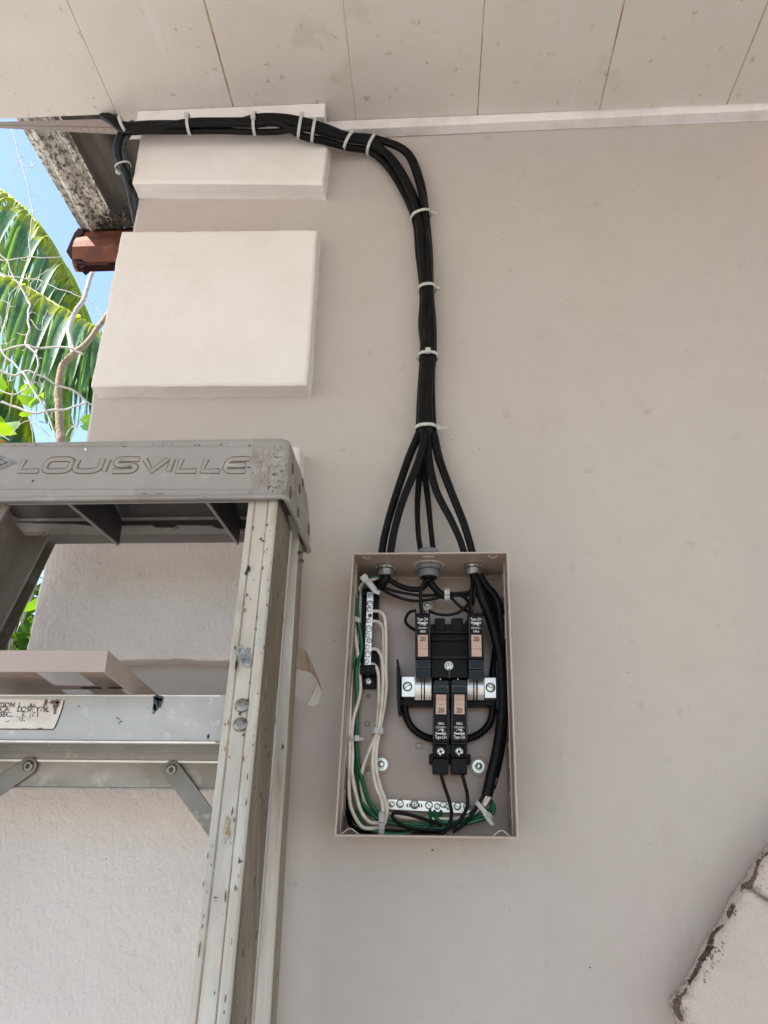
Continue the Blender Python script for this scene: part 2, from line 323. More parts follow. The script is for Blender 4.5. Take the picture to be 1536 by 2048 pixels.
# end profile of the wall (left end), slightly irregular, following the grooves between the quoins
prof = [(275, 402), (262, 460), (250, 520), (215, 640), (180, 795), (172, 870), (120, 1060), (80, 1290), (30, 1400), (-40, 1600), (-130, 2050)]
pp = [P(x, y, 0) for x, y in prof]
pp = [V((pp[0].x, 0, zt))] + pp + [V((pp[-1].x, 0, 0))]
nb = 60
zs = [zt - (zt) * i / nb for i in range(nb + 1)]
def endx(z):
    for a, c in zip(pp, pp[1:]):
        if a.z >= z >= c.z: return a.x + (c.x - a.x) * (a.z - z) / max(1e-6, a.z - c.z)
    return pp[-1].x
vs, fs = [], []
for z in zs:
    e = endx(z) + noise.noise(V((z * 30, 0, 0))) * .002
    vs += [(3.2, 0, z), (e + .006, 0, z), (e, .006, z), (e + .002, .20, z), (3.2, .20, z)]
for i in range(nb):
    for k in range(4): fs.append([i * 5 + k, i * 5 + k + 1, i * 5 + 5 + k + 1, i * 5 + 5 + k])
b.add(vs, fs, 'wall')
b.build('wall_face', wallthing)

def rough_block(quad, yf, yb, name, seed, nu=90, nv=70, rad=.0035):
    """plaster block with worn rounded arrises: quad = TL, TR, BR, BL in photo points on the plane yf"""
    c = [P(x, y, yf) for x, y in quad]
    rnd = random.Random(seed); b = B(); vs = []
    W = (c[1] - c[0]).length; H = (c[3] - c[0]).length
    nv = max(12, int(H / W * nu))
    def amp(p): return noise.noise(p * 40 + V((seed, 0, 0))) * (.0010 if seed < 3 else .0022) + noise.noise(p * 140) * (.0004 if seed < 3 else .0012) + noise.noise(p * 9) * .002
    def pt(u, v):
        return c[0] * (1 - u) * (1 - v) + c[1] * u * (1 - v) + c[2] * u * v + c[3] * (1 - u) * v
    us = [i / nu for i in range(nu + 1)]; vv = [i / nv for i in range(nv + 1)]
    # denser near the edges
    us = [.5 - .5 * math.cos(math.pi * u) * (.35) - .325 * (1 - 2 * u) for u in us]; vv = [.5 - .5 * math.cos(math.pi * u) * (.35) - .325 * (1 - 2 * u) for u in vv]
    idx = {}
    for j, v in enumerate(vv):
        for i, u in enumerate(us):
            p = pt(u, v); de = min(u * W, (1 - u) * W, v * H, (1 - v) * H)
            edge = de < 1e-6
            q = max(0, rad - de); y = rad - math.sqrt(max(0, rad * rad - q * q)) if q > 0 else 0
            y = min(y, rad)
            y += noise.noise(p * 60) * .0005 + noise.noise(p * 12) * .0008
            n_ = V((0, 0, 0))
            if de < .012:
                k = 1 - de / .012
                if u < .5 and u * W < .012: n_.x += amp(p) * k
                if u > .5 and (1 - u) * W < .012: n_.x += amp(p) * k
                if v < .5 and v * H < .012: n_.z += amp(p) * k
                if v > .5 and (1 - v) * H < .012: n_.z += amp(p) * k
            idx[(i, j)] = len(vs); vs.append(V((p.x + n_.x, yf + y, p.z + n_.z)))
    fs = [[idx[(i, j)], idx[(i + 1, j)], idx[(i + 1, j + 1)], idx[(i, j + 1)]] for j in range(nv) for i in range(nu)]
    per = [(i, 0) for i in range(nu)] + [(nu, j) for j in range(nv)] + [(i, nv) for i in range(nu, 0, -1)] + [(0, j) for j in range(nv, 0, -1)]
    rows = [[idx[k] for k in per]]
    cen = sum(c, V()) / 4
    for s in (.35, .7, 1.0):
        row = []
        for k in per:
            p = vs[idx[k]]; y = yf + rad + (yb - yf - rad) * s
            fl = noise.noise(p * 30 + V((0, s * 1.2, seed))) * (.0004 if seed < 3 else .0012) + (.0012 if s == 1.0 else 0) * (1 + noise.noise(p * 25))
            d = V((p.x - cen.x, 0, p.z - cen.z))
            dx = (1 if k[0] == nu else -1 if k[0] == 0 else 0); dz = (-1 if k[1] == nv else 1 if k[1] == 0 else 0)
            row.append(len(vs)); vs.append(V((p.x + dx * fl, y, p.z + dz * fl)))
        rows.append(row)
    n = len(per)
    for a, c2 in zip(rows, rows[1:]):
        for k in range(n): fs.append([a[k], a[(k + 1) % n], c2[(k + 1) % n], c2[k]])
    qm = 'quoins' if seed < 3 else 'quoin'
    b.add(vs, fs[:nu * nv], qm, True); b.add(vs, fs[nu * nv:], qm, False)
    return b.build(name, wallthing)
yq = -.035
rough_block([(283, 246), (661, 246), (647, 367), (263, 365)], yq, .0, 'quoin_block', 1)
rough_block([(243, 461), (634, 459), (614, 768), (181, 771)], yq, .0, 'quoin_block', 2)
rough_block([(142, 893), (601, 890), (580, 1318), (45, 1320)], yq, .0, 'quoin_block', 3)
rough_block([(30, 1392), (566, 1388), (520, 2330), (-190, 2330)], yq, .0, 'quoin_block', 4)

# tiny nail holes and scars on the wall
for i, (x, y, r) in enumerate([(1412, 547, 3), (1330, 563, 2), (1135, 600, 2), (865, 1700, 4), (905, 880, 3), (958, 898, 3), (1168, 1338, 2), (1258, 1345, 2), (1120, 820, 2), (640, 470, 3), (668, 1281, 3), (1040, 1062, 2), (1230, 742, 2), (1300, 1690, 2), (1020, 1820, 2), (700, 1760, 2), (1180, 1935, 3)]):
    if i == 0: hb = B()
    p = P(x, y, 0); k = .00042
    hb.blob(p, V((1, 0, 0)), V((0, 0, 1)), r * k, r * k * .8, V((0, -1, 0)), 'speck', .5, 9, i, .0001)
hb.build('nail_hole', wallthing)

# ---- lower right: rough projecting white plaster mass
ridge = [(2250, 900), (1900, 1280), (1700, 1500), (1590, 1630), (1536, 1692), (1508, 1722), (1490, 1758), (1474, 1772), (1452, 1808), (1441, 1838), (1418, 1866), (1404, 1888), (1392, 1918), (1374, 1952), (1357, 1984), (1337, 1999), (1341, 2014), (1350, 2034), (1356, 2060), (1360, 2140), (1362, 2260), (1370, 2700), (1380, 3300)]
rd = thing('plaster_buttress', tuple(P(1450, 2200, -.05)), 'rough white plaster mass with a sloping mould-stained edge against the beige wall', 'buttress')
YB_ = -.060
def fine(lst, k=10):
    o = []
    for a, c in zip(lst, lst[1:]):
        for j in range(k): o.append((a[0] + (c[0] - a[0]) * j / k, a[1] + (c[1] - a[1]) * j / k))
    return o + [lst[-1]]
fr = fine(ridge, 8)
b = B(); vs = []; cols = 60
joint = [(1483, 1763), (1500, 1775), (1536, 1802), (1600, 1850), (1700, 1920)]
for j, (x, y) in enumerate(fr):
    for i in range(cols + 1):
        t = i / cols; t2 = t ** 1.6
        X_, Y_ = x + (2700 - x) * t2 * (1.0), y + (60 * t2)
        p = P(X_, Y_, 0)
        dpt = .058 * (1 - math.exp(-(i + .0) / 2.2)) if i else 0.0
        yy = -.002 - dpt + noise.noise(p * 26) * .004 * min(1, i / 3) + noise.noise(p * 90) * .0012 * min(1, i / 2)
        # groove (joint) running down to the right
        jy = 1758 + (X_ - 1478) * .76
        dj = abs(Y_ - jy)
        if X_ > 1478 and i > 1: yy += .012 * math.exp(-(dj / 5) ** 2)
        edge = noise.noise(V((j * .35, 3, 0))) * .004 + noise.noise(V((j * 1.1, 8, 0))) * .002
        vs.append(V((P(X_, Y_, yy).x + edge * (1 - min(1, i / 4)), yy, P(X_, Y_, yy).z)))
fs = [[j * (cols + 1) + i, j * (cols + 1) + i + 1, (j + 1) * (cols + 1) + i + 1, (j + 1) * (cols + 1) + i] for j in range(len(fr) - 1) for i in range(cols)]
b.add(vs, fs, 'bwall', True); b.build('plaster_face', rd)
# mould crust: fine ragged crumbs and streaks along the slope
b = B(); rnd = random.Random(11)
for j in range(len(fr) - 1):
    x, y = fr[j]
    if y > 2030: break
    if y < 1500: continue
    wide = 1 + .8 * noise.noise(V((j * .16, 4.4, 0))); ctr = 13 + 5 * noise.noise(V((j * .12, 9.1, 0)))
    dens = .5 + 1.1 * noise.noise(V((j * .19, 1.7, 0)))
    for q in range(46):
        if rnd.random() > dens + .02: continue
        u = rnd.random(); off = max(.4, rnd.gauss(ctr, 1.7 * wide)); far = rnd.random() < .06
        if far: off = max(.4, rnd.gauss(ctr + 14, 10))
        X_ = x + (fr[j + 1][0] - x) * u + off * .86; Y_ = y + (fr[j + 1][1] - y) * u + off * .5
        r = rnd.uniform(.0003, .0012) * (.6 if far else 1)
        i_ = (max(0.1, off) / max(1, (2700 - x))) ** (1 / 1.6) * cols
        yy = -.0025 - .058 * (1 - math.exp(-i_ / 2.2)) - .0008
        p = P(X_, Y_, yy)
        bmh = bmesh.new(); bmesh.ops.create_icosphere(bmh, subdivisions=1, radius=r)
        ax = V((-.5, 0, .86)); el = rnd.uniform(.3, 2.2)
        for v in bmh.verts:
            d = v.co; v.co = p + d * (1 + .6 * noise.noise(d * 900 + p * 50)) + ax * (d.dot(ax) * el) - V((0, d.y * .45, 0))
        b.bm(bmh, 'grime', True)
b.build('mould_crust', rd)

# ---- trims where wall and ceiling meet
pl = P(652, 262, -.02); x1 = 3.2
tr = B()
x0 = P(652, 255, -.02).x; zb_ = P(780, 275.5, 0).z; zb2 = P(1536, 240.5, 0).z; sl_ = (zb2 - zb_) / (P(1536, 240, -.022).x - P(780, 275, -.022).x)
def zbx(x): return zb_ + sl_ * (x - P(780, 275, -.022).x)
tr.hexa([(x0, -.022, zbx(x0)), (x1, -.022, zbx(x1)), (x1, -.024, ZC - .0005), (x0, -.024, ZC - .0005)], V((0, .0215, 0)), 'trim', .002, 3)
t_ = tr.build('cornice_trim'); tag(t_, 'long glossy white plastic trim strip running along the wall under the ceiling', 'trim strip')
tr = B(); yy = -.060
a, c = P(277, 215, yy), P(650, 216, yy)
tr.hexa([(a.x, yy, ZC - .033), (c.x, yy, ZC - .033), (c.x, yy, ZC - .0005), (a.x, yy, ZC - .0005)], V((0, .023, 0)), 'trim', .0015, 2)
t_ = tr.build('cornice_trim'); tag(t_, 'short white plastic trim piece behind the tied cables, above the topmost quoin block', 'trim strip')

# ---- beige ribbed strip closing the ceiling edge outside the wall
es = B(); n = 64
top = [P(-220, 226, -.05), P(262, 232, -.045)]; bot = [P(-220, 243, -.012), P(262, 268, -.010)]
vs = []
for i in range(n + 1):
    t = i / n; a = top[0].lerp(top[1], t); c = bot[0].lerp(bot[1], t); a.z = ZC + .004 - .004 * t; m = a.lerp(c, .62); bl = .0022 if i % 2 else 0
    vs += [a, m, m + V((0, -.0008, -.0012)), c + V((0, -.002 - bl, -bl)), c + V((0, .006, .004))]
es.add(vs, [[i * 5 + k, i * 5 + k + 1, i * 5 + 6 + k, i * 5 + 5 + k] for i in range(n) for k in range(4)], 'meshs')
tag(es.build('edge_strip'), 'beige ribbed strip closing the ceiling edge between the ceiling and the dark roof sheet', 'edge strip')

# ---- eave roof: mottled edge flashing, dark sheet, debris
L0 = P(35, 241, .01); zr = L0.z
xe = L0.x
L1 = PX(160, 455, xe)                                   # far end of the same straight edge
ye = L1.y; ze = L1.z
rf = thing('eave_roof', (xe, ye, ze), 'old metal roof sheet seen from below, with mottled pale edge and dark brown underside', 'roof')
def zroof(y): return zr + (ze - zr) * (y - L0.y) / (ye - L0.y)
def sheet(xa, xb, ya, yb, prof, mat, name, nx, dz=0, jitter=.0):
    s = B(); vs = []; ny = 24
    for j in range(ny + 1):
        y = ya + (yb - ya) * j / ny
        for i in range(nx + 1):
            x = xa + (xb - xa) * i / nx; p = V((x, y, zroof(y) + prof(x) + dz)); p.z += noise.noise(p * 18) * jitter; vs.append(p)
    fs = [[j * (nx + 1) + i, j * (nx + 1) + i + 1, (j + 1) * (nx + 1) + i + 1, (j + 1) * (nx + 1) + i] for j in range(ny) for i in range(nx)]
    nv_ = len(vs); vs2 = [v + V((0, 0, .0012)) for v in vs]
    s.add(vs + vs2, fs + [[i + nv_ for i in f[::-1]] for f in fs], mat, True)
    return s.build(name, rf)
def flash(x):
    t = (x - xe); return .014 * math.exp(-((t - .052) / .012) ** 2) - .012 * math.exp(-((t - .028) / .009) ** 2) + (.010 if t > .068 else 0) * min(1, (t - .068) / .008)
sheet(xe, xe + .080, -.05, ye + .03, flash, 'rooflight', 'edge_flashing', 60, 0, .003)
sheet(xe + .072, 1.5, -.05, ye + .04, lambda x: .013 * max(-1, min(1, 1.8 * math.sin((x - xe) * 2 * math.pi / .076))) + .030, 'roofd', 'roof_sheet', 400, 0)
cr = B(); rnd = random.Random(4)
for k in range(700):
    x = xe + .03 + rnd.random() ** .8 * .34; y = ye + .01 - abs(rnd.gauss(0, .022)) - (.05 * rnd.random() if x > xe + .12 else 0)
    r = rnd.uniform(.0012, .0048); bmh = bmesh.new(); bmesh.ops.create_icosphere(bmh, subdivisions=1, radius=r); p = V((x, y, zroof(y) + .001 + r * .3 + (.012 if x > xe + .12 else 0)))
    for v in bmh.verts: d = v.co; v.co = p + d * (1 + .7 * noise.noise(d * 300 + p * 30))
    cr.bm(bmh, 'roofcrust', True)
cr.build('roof_debris', rf)

# ---- rusty purlin end under the roof
yp = ye + .005
pf = [P(x, y, yp) for x, y in ((156, 470), (150, 502), (166, 528))]
zt_, zm_, zb_p = P(200, 470, yp).z, P(200, 500, yp).z, P(200, 527, yp).z
pur = thing('rusty_beam', tuple(P(140, 500, yp)), 'rusty orange steel roof beam with a dark lipped open end, under the mottled roof sheet', 'beam')
b = B(); xs0 = P(150, 500, yp).x; k_ = (zt_ - zb_p)
sec = [(0, zt_ + .010), (-.0, zt_), (-.011, zt_ - .3 * k_), (-.013, zm_), (-.002, zb_p + .004), (.01, zb_p - .002), (.022, zb_p - .002), (.022, zt_ + .01)]
vs = [V((xs0, yp + y, z)) for y, z in sec] + [V((1.2, yp + y, z)) for y, z in sec]; n = len(sec)
b.add(vs, [[i, (i + 1) % n, n + (i + 1) % n, n + i] for i in range(n)], 'rusty'); b.add(vs, [list(range(n))], 'rustd')
b.build('beam_web', pur)
b = B()
for q in ([(157, 455), (148, 466), (140, 484), (132, 503), (150, 501), (156, 486), (160, 473), (170, 462)], [(132, 503), (146, 521), (163, 538), (176, 527), (160, 516), (150, 501)]):
    b.pquad(q, yp - .004, yp + .018, 'rustd', .0008)
b.box(xs0 + .010, yp - .004, zb_p - .0085, 1.2, yp + .016, zb_p - .0022, 'rustd', .001)
b.box(xs0 + .006, yp - .002, zt_ + .0102, 1.2, yp + .05, zt_ + .016, 'rustd', .001)
b.build('beam_lip', pur)
# ================================================================== CABLE BUNDLE
# centre line of the bundle: photo x, y, half width in px, plane Y of its middle
CL = [(246, 250, 15, -.064), (300, 249, 17, -.071), (378, 249, 17, -.069), (445, 247, 18, -.069), (510, 247, 20.5, -.068), (560, 246, 20.5, -.066), (608, 255, 21.5, -.062), (655, 268, 19, -.048), (697, 280, 18, -.032), (743, 288, 18, -.022),
      (786, 318, 21, -.018), (818, 372, 19, -.018), (842, 433, 17.5, -.018), (849, 500, 17, -.018), (854, 579, 14, -.018), (855, 645, 18, -.019), (856, 714, 16.5, -.019), (852, 790, 17.5, -.019), (852, 858, 20, -.020)]
RC = .0062
NK = len(CL); cen = [P(c[0], c[1], c[3]) for c in CL]
def pxm(i): return (cen[i] - CAM).dot(fwd) / F
def frame(i):
    a, c = cen[max(0, i - 1)], cen[min(NK - 1, i + 1)]; t = (c - a).normalized(); d = V((0, -1, 0)); d = (d - t * d.dot(t)).normalized()
    return t, t.cross(d).normalized(), d            # tangent, across, towards the viewer
perm = [0, 1, 2, 3, 4, 5]; perms = [list(perm)]
rnd = random.Random(21); swaps = {2: (1, 2), 4: (3, 4), 6: (0, 1), 8: (4, 5), 10: (2, 3), 12: (1, 2), 13: (3, 4), 15: (2, 3), 16: (0, 1), 17: (4, 5)}
for i in range(1, NK):
    if i in swaps: a_, b_ = swaps[i]; perm[a_], perm[b_] = perm[b_], perm[a_]
    perms.append(list(perm))
# cables are named from their rank where the bundle ends: 0..5 across (photo left to right)
end = perms[-1]
fan = {0: [(836, 872, -.020), (816, 920, -.026), (789, 1000, -.036), (772, 1060, -.043), (764, 1105, -.045), (766, 1133, -.045)],
       1: [(848, 872, -.028), (838, 920, -.034), (806, 1000, -.044), (789, 1060, -.049), (781, 1105, -.050), (777, 1133, -.048)],
       2: [(849, 880, -.012), (841, 935, -.014), (835, 1000, -.024), (836, 1060, -.038), (841, 1100, -.045), (845, 1133, -.047)],
       3: [(853, 880, -.011), (849, 935, -.013), (856, 1000, -.024), (862, 1060, -.038), (866, 1100, -.045), (866, 1133, -.047)],
       4: [(857, 876, -.021), (857, 915, -.027), (872, 980, -.036), (902, 1040, -.043), (920, 1080, -.046), (929, 1108, -.046), (939, 1133, -.046)],
       5: [(868, 872, -.020), (879, 920, -.024), (901, 980, -.034), (925, 1040, -.042), (938, 1080, -.044), (945, 1108, -.045), (950, 1133, -.046)]}
thick = {0: .0052, 1: .0052, 2: .0037, 3: .0037, 4: .0044, 5: .0050}
lab = {0: 'thick black cable entering the panel at the left connector, outermost of the pair',
       1: 'thick black cable entering the panel at the left connector, inner one of the pair',
       2: 'thinner black cable dropping into the left half of the grey hub on the panel',
       3: 'thinner black cable dropping into the right half of the grey hub on the panel',
       4: 'black cable entering the panel at the right connector, inner one of the pair',
       5: 'black cable entering the panel at the right connector, outermost of the pair'}
for rank in range(6):
    idx = end[rank]; pts = []
    for i in range(NK):
        t, a, d = frame(i); r = perms[i].index(idx); hw = CL[i][2] * pxm(i)
        # across runs from photo left/below to right/above
        off = (r - 2.5) / 2.5 * max(.0052, (hw * 1.08 - RC)); lay = (.0060 if (r + idx) % 2 else -.0060)
        if i in (8, 9, 10, 11) and r >= 4:                     # two strands take the wide way round the bend
            off += {8: .0, 9: .004, 10: .0165, 11: .011}[i]; lay = .0
        sgn = 1 if a.x * 1 + a.z * .6 > 0 else -1
        p = cen[i] + a * (off * sgn) + d * lay
        p += V((noise.noise(p * 7 + V((idx, 0, 0))), 0, noise.noise(p * 7 + V((0, idx, 0))))) * .0012
        pts.append(p)
    # towards the left the strands bend up behind the ceiling edge
    lead = [P(176 + idx * 3, 229, -.040) + V((0, 0, .012)), P(214 + idx * 3, 235 + (idx % 3) * 3, -.056)]
    pts = lead + pts + [P(x, y, Y) for x, y, Y in fan[rank]]
    b = B(); pp_ = smooth(pts, 7); n = len(pp_); nf = 6 * 7
    rad = [RC if i < n - nf else RC + (thick[rank] - RC) * min(1, (i - n + nf) / (nf * .6)) for i in range(n)]
    rad = [r * (1 - (.15 if rank in (2, 3, 4) and i < n - nf else 0)) for i, r in enumerate(rad)]
    b.tube(pp_, RC, 'cable', 12, radii=rad)
    tag(b.build('black_cable'), lab[rank], 'cable', 'black cables tied into one bundle')

# strands hanging in a loop at the wall end, dropping behind the quoins
loops = [([(268, 243, -.052), (252, 252, -.050), (238, 268, -.048), (230, 292, -.045), (234, 318, -.042), (247, 345, -.036), (256, 375, -.025), (262, 405, -.005), (268, 436, .03), (276, 470, .06)], .0036, 'cableb', 'faded bluish cable looping down outermost beside the topmost quoin block'),
         ([(272, 246, -.058), (257, 255, -.056), (246, 272, -.054), (240, 294, -.050), (243, 320, -.046), (254, 345, -.040), (263, 372, -.02), (270, 402, .03), (280, 430, .08)], .0040, 'cable', 'black cable looping down in the middle of the hanging loop beside the topmost quoin'),
         ([(276, 250, -.050), (263, 262, -.050), (252, 280, -.050), (247, 300, -.048), (250, 322, -.044), (260, 342, -.036), (272, 362, -.01), (285, 385, .03)], .0042, 'cableg', 'dusty greenish cable on the inner side of the hanging loop beside the topmost quoin')]
for pts, r, m, l in loops:
    b = B(); b.tube(path(pts), r, m, 12); tag(b.build('black_cable'), l, 'cable', 'cables hanging in a loop at the wall end')

# ================================================================== CABLE TIES
def loop_tie(c, t, a, d, ra, rd, label, group, head=(0, 1), wid=.0048, tail=.012, taildir=None, mat='tie', headsz=1.0, ang=0):
    """nylon band round a bundle: c centre, t bundle direction, a across, d towards the viewer; head at angle (radians) head[0]"""
    root = thing('cable_tie', tuple(c), label, 'cable tie', group)
    n = 40; vs = []; th = .0012; tt = (t * math.cos(ang) + a * math.sin(ang)).normalized(); aa = (a - tt * a.dot(tt)).normalized()
    for i in range(n):
        an = 2 * math.pi * i / n; ca, sa = math.cos(an), math.sin(an)
        k = lambda q: math.copysign(abs(q) ** .8, q)
        base = c + aa * (ra * k(ca)) + d * (rd * k(sa)); out = (aa * ca + d * sa).normalized()
        vs += [base - tt * wid / 2, base + tt * wid / 2, base + tt * wid / 2 + out * th, base - tt * wid / 2 + out * th]
    b = B(); b.add(vs, [[4 * i + k_, 4 * i + (k_ + 1) % 4, 4 * ((i + 1) % n) + (k_ + 1) % 4, 4 * ((i + 1) % n) + k_] for i in range(n) for k_ in range(4)], mat, False)
    b.build('strap', root)
    an = head[0]; hc = c + aa * ((ra + .0015) * math.cos(an)) + d * ((rd + .0012) * math.sin(an)); out = (aa * math.cos(an) + d * math.sin(an)).normalized(); tan = tt.cross(out).normalized()
    s = headsz * .0038; b = B()
    q = [hc - tt * s - tan * s * .9, hc + tt * s - tan * s * .9, hc + tt * s + tan * s * .9, hc - tt * s + tan * s * .9]
    b.hexa([p - out * .001 for p in q], out * (.0052 * headsz), mat, .0007); b.build('lock_head', root)
    if tail:
        td = taildir if taildir is not None else out
        b = B(); w2 = wid * .36; n_ = td.cross(tt).normalized()
        q = [hc - tt * w2 - n_ * .0007, hc + tt * w2 - n_ * .0007, hc + tt * w2 + n_ * .0007, hc - tt * w2 + n_ * .0007]
        b.hexa(q, td.normalized() * tail, mat, .0003, 1); b.build('tail', root)
    return root
def bundle_tie(i, label, head, tail=.012, ang=0, ra=None, group='white nylon ties around the cable bundle', taildir=None, hs=1.0):
    t, a, d = frame(i)
    if a.x + a.z * .6 < 0: a = -a
    hw = ra or CL[i][2] * pxm(i) + .0022
    return loop_tie(cen[i], t, a, d, hw, .0136, label, group, (head,), tail=tail, ang=ang, taildir=taildir, headsz=hs)
g_ = 'white nylon ties around the cable bundle'
bundle_tie(0, 'nylon tie gathering the cables where they turn down, beside the old roof sheet', -1.0, .006, .5, .0125)
bundle_tie(2, 'nylon tie with its lock on top of the bundle, near the short trim start', 1.35, .004, .1)
bundle_tie(4, 'nylon tie with a small square lock, on the bundle under mid short trim', 1.75, .0, 0)
t, a, d = frame(6); a = a if a.z > 0 else -a
loop_tie(P(600, 253, CL[6][3]), t, a, d, .0195, .0150, 'nylon tie, first of the close pair by the short trim end', g_, (.9,), tail=.004, ang=.02)
loop_tie(P(627, 260, -.058), t, a, d, .0185, .0150, 'tailless nylon tie, second of the close pair by the short trim end', g_, (-1.9,), tail=.0, ang=.02)
bundle_tie(8, 'slanted nylon tie with a round lock, where the bundle leaves the topmost quoin', 1.3, .003, -.42)
bundle_tie(9, 'nylon tie around the bundle just before it bends down the wall', -2.0, .0, 0)
bundle_tie(12, 'topmost nylon tie on the vertical run of the bundle, pulled up in an arc', .05, .009, .12, None, g_, V((1, -.1, .0)), .85)
bundle_tie(14, 'nylon tie second from the top on the vertical bundle, at its narrowest point', .05, .006, .05, None, g_, V((1, -.1, .05)), .85)
bundle_tie(16, 'nylon tie whose round lock faces the viewer, halfway down the vertical bundle', 1.57, .0, 0, None, g_, None, 1.1)
bundle_tie(18, 'lowest nylon tie of the vertical bundle, long-tailed, just above where the cables fan out', .05, .014, .04, .0150, g_, V((1, -.1, .0)))
loop_tie(P(246, 333, -.044), V((.35, 0, -1)).normalized(), V((1, 0, .35)).normalized(), V((0, -1, 0)), .0125, .0085, 'thin nylon tie around the hanging loop of cables beside the topmost quoin block', 'ties on the hanging loop', (-2.4,), wid=.003, tail=.0)
# stray tie stub above the bend
# ================================================================== ELECTRICAL PANEL
YF = -.090; RIM = [(706, 1107.5), (1015, 1105), (1035.5, 1676), (670.5, 1671)]
c4 = [P(x, y, YF) for x, y in RIM]
pan = thing('electrical_panel', tuple(P(853, 1676, 0)), 'open taupe metal breaker panel box mounted on the beige wall, full of wires', 'electrical panel')
T = .0015; TLc, TRc, BRc, BLc = c4
b = B()
def wallp(p, q, inn):                              # one sheet wall between two rim corners
    b.hexa([p, q, q + V((0, -YF - .002, 0)), p + V((0, -YF - .002, 0))], inn * T, 'enamel')
wallp(TLc, TRc, V((0, 0, -1))); wallp(BLc, BRc, V((0, 0, 1)))
tl, tr_, br, bl = TLc + V((0, 0, -T - .0001)), TRc + V((0, 0, -T - .0001)), BRc + V((0, 0, T + .0001)), BLc + V((0, 0, T + .0001))
wallp(tl, bl, V((1, 0, 0))); wallp(tr_, br, V((-1, 0, 0)))
bk = [V((p.x, -.0035, p.z)) for p in (tl, tr_, br, bl)]
b.hexa(bk, V((0, .0015, 0)), 'enamel')
# folded lip edges: a thin paler line round the rim, weld seams in the corners
for p, q in ((TLc, TRc), (TRc, BRc), (BRc, BLc), (BLc, TLc)):
    b.tube([p + V((0, -.0003, 0)), q + V((0, -.0003, 0))], .0010, 'enedge', 8)
mid = (TLc + TRc) / 2
zt = lambda x: TLc.z + (TRc.z - TLc.z) * (x - TLc.x) / (TRc.x - TLc.x) - T
# fold seam at the inner right side and the horizontal ledge at the back
b.tube([V((tr_.x - .0022, -.060, tr_.z - .001)), V((br.x - .0022, -.060, br.z + .001))], .0007, 'enedge', 6)
b.tube([V((tr_.x - .0022, -.018, tr_.z - .001)), V((br.x - .0022, -.018, br.z + .001))], .0006, 'kodark', 6)
b.tube([V((tl.x + .002, -.060, tl.z - .001)), V((bl.x + .002, -.060, bl.z + .001))], .0006, 'enedge', 6)
b.tube([V((tl.x + .002, -.0050, zt(0) - .004)), V((tr_.x - .002, -.0050, zt(0) - .004))], .0011, 'enedge', 6)
# corner tabs
for x, y in ((733, 1108), (986, 1108)):
    p = P(x, y, YF + .006); p.z = zt(p.x) - .0004
    for k in (0, .0035): b.tube([p + V((-.0055, k, 0)), p + V((-.003, k + .003, -.0003)), p + V((0, k + .0058, -.0004)), p + V((.003, k + .003, -.0003)), p + V((.0055, k, 0))], .0006, 'enedge', 6)
p = P(857, 1110, YF + .008); p.z = zt(p.x) - .0004; b.tube([p + V((-.008, 0, 0)), p + V((.008, 0, 0))], .0007, 'enedge', 6)
for x in (700, 1003):
    p = P(x, 1671, YF + .002); p.z = BLc.z + .0016; b.tube([p + V((-.0095, 0, 0)), p + V((-.002, 0, .0055)), p + V((.002, 0, .0055)), p + V((.0095, 0, 0))], .0007, 'enedge', 6)
b.build('enclosure', pan)
# knockouts
def ring(bd, c, ax, r, tr=.0006, mat='kodark', n=28, half=None):
    ax = V(ax); e = ax.orthogonal().normalized(); g = ax.cross(e)
    bd.tube([c + e * r * math.cos(2 * math.pi * i / n) + g * r * math.sin(2 * math.pi * i / n) for i in range(n)], tr, mat, 6, closed=True)
def ko(c, ax, rs, name='knockout'):
    k = B()
    for i, r in enumerate(rs): ring(k, V(c) + V(ax) * .0004, ax, r, .0007, 'enedge' if i % 2 == 0 else 'kodark')
    k.lathe(V(c) - V(ax) * .0002, ax, [(0, rs[-1] * .96), (.0006, rs[-1] * .96), (.0008, rs[-1] * .9)], 'enamel', 24)
    k.build(name, pan)
def sidex(right_side, z):
    p, q = (TRc, BRc) if right_side else (TLc, BLc); t = (p.z - z) / (p.z - q.z); return p.x + (q.x - p.x) * t
for z0 in (.30, .245, .09, .035):
    z = BLc.z + z0; ko((sidex(True, z) - T - .0002, -.040, z), (-1, 0, 0), (.0145, .0105)); ko((sidex(False, z) + T + .0002, -.040, z), (1, 0, 0), (.0145, .0105))
yb = -.0037
for x, y, r in ((737, 1392, .0022), (736, 1538, .0020), (877, 1408, .0018)):
    k = B(); ring(k, P(x, y, yb), (0, -1, 0), r, .0008); k.build('dimple', pan)
k = B(); ring(k, P(735, 1447, yb), (0, -1, 0), .0030, .0006); k.build('dimple', pan)
k = B(); q = [P(x, y, yb - .0002) for x, y in ((832, 1487), (844, 1487), (844, 1496), (832, 1496))]; k.tube(q + [q[0]], .0006, 'kodark', 6, caps=True)
k.hexa(q, V((0, -.0002, 0)), 'enedge'); k.build('slot', pan)

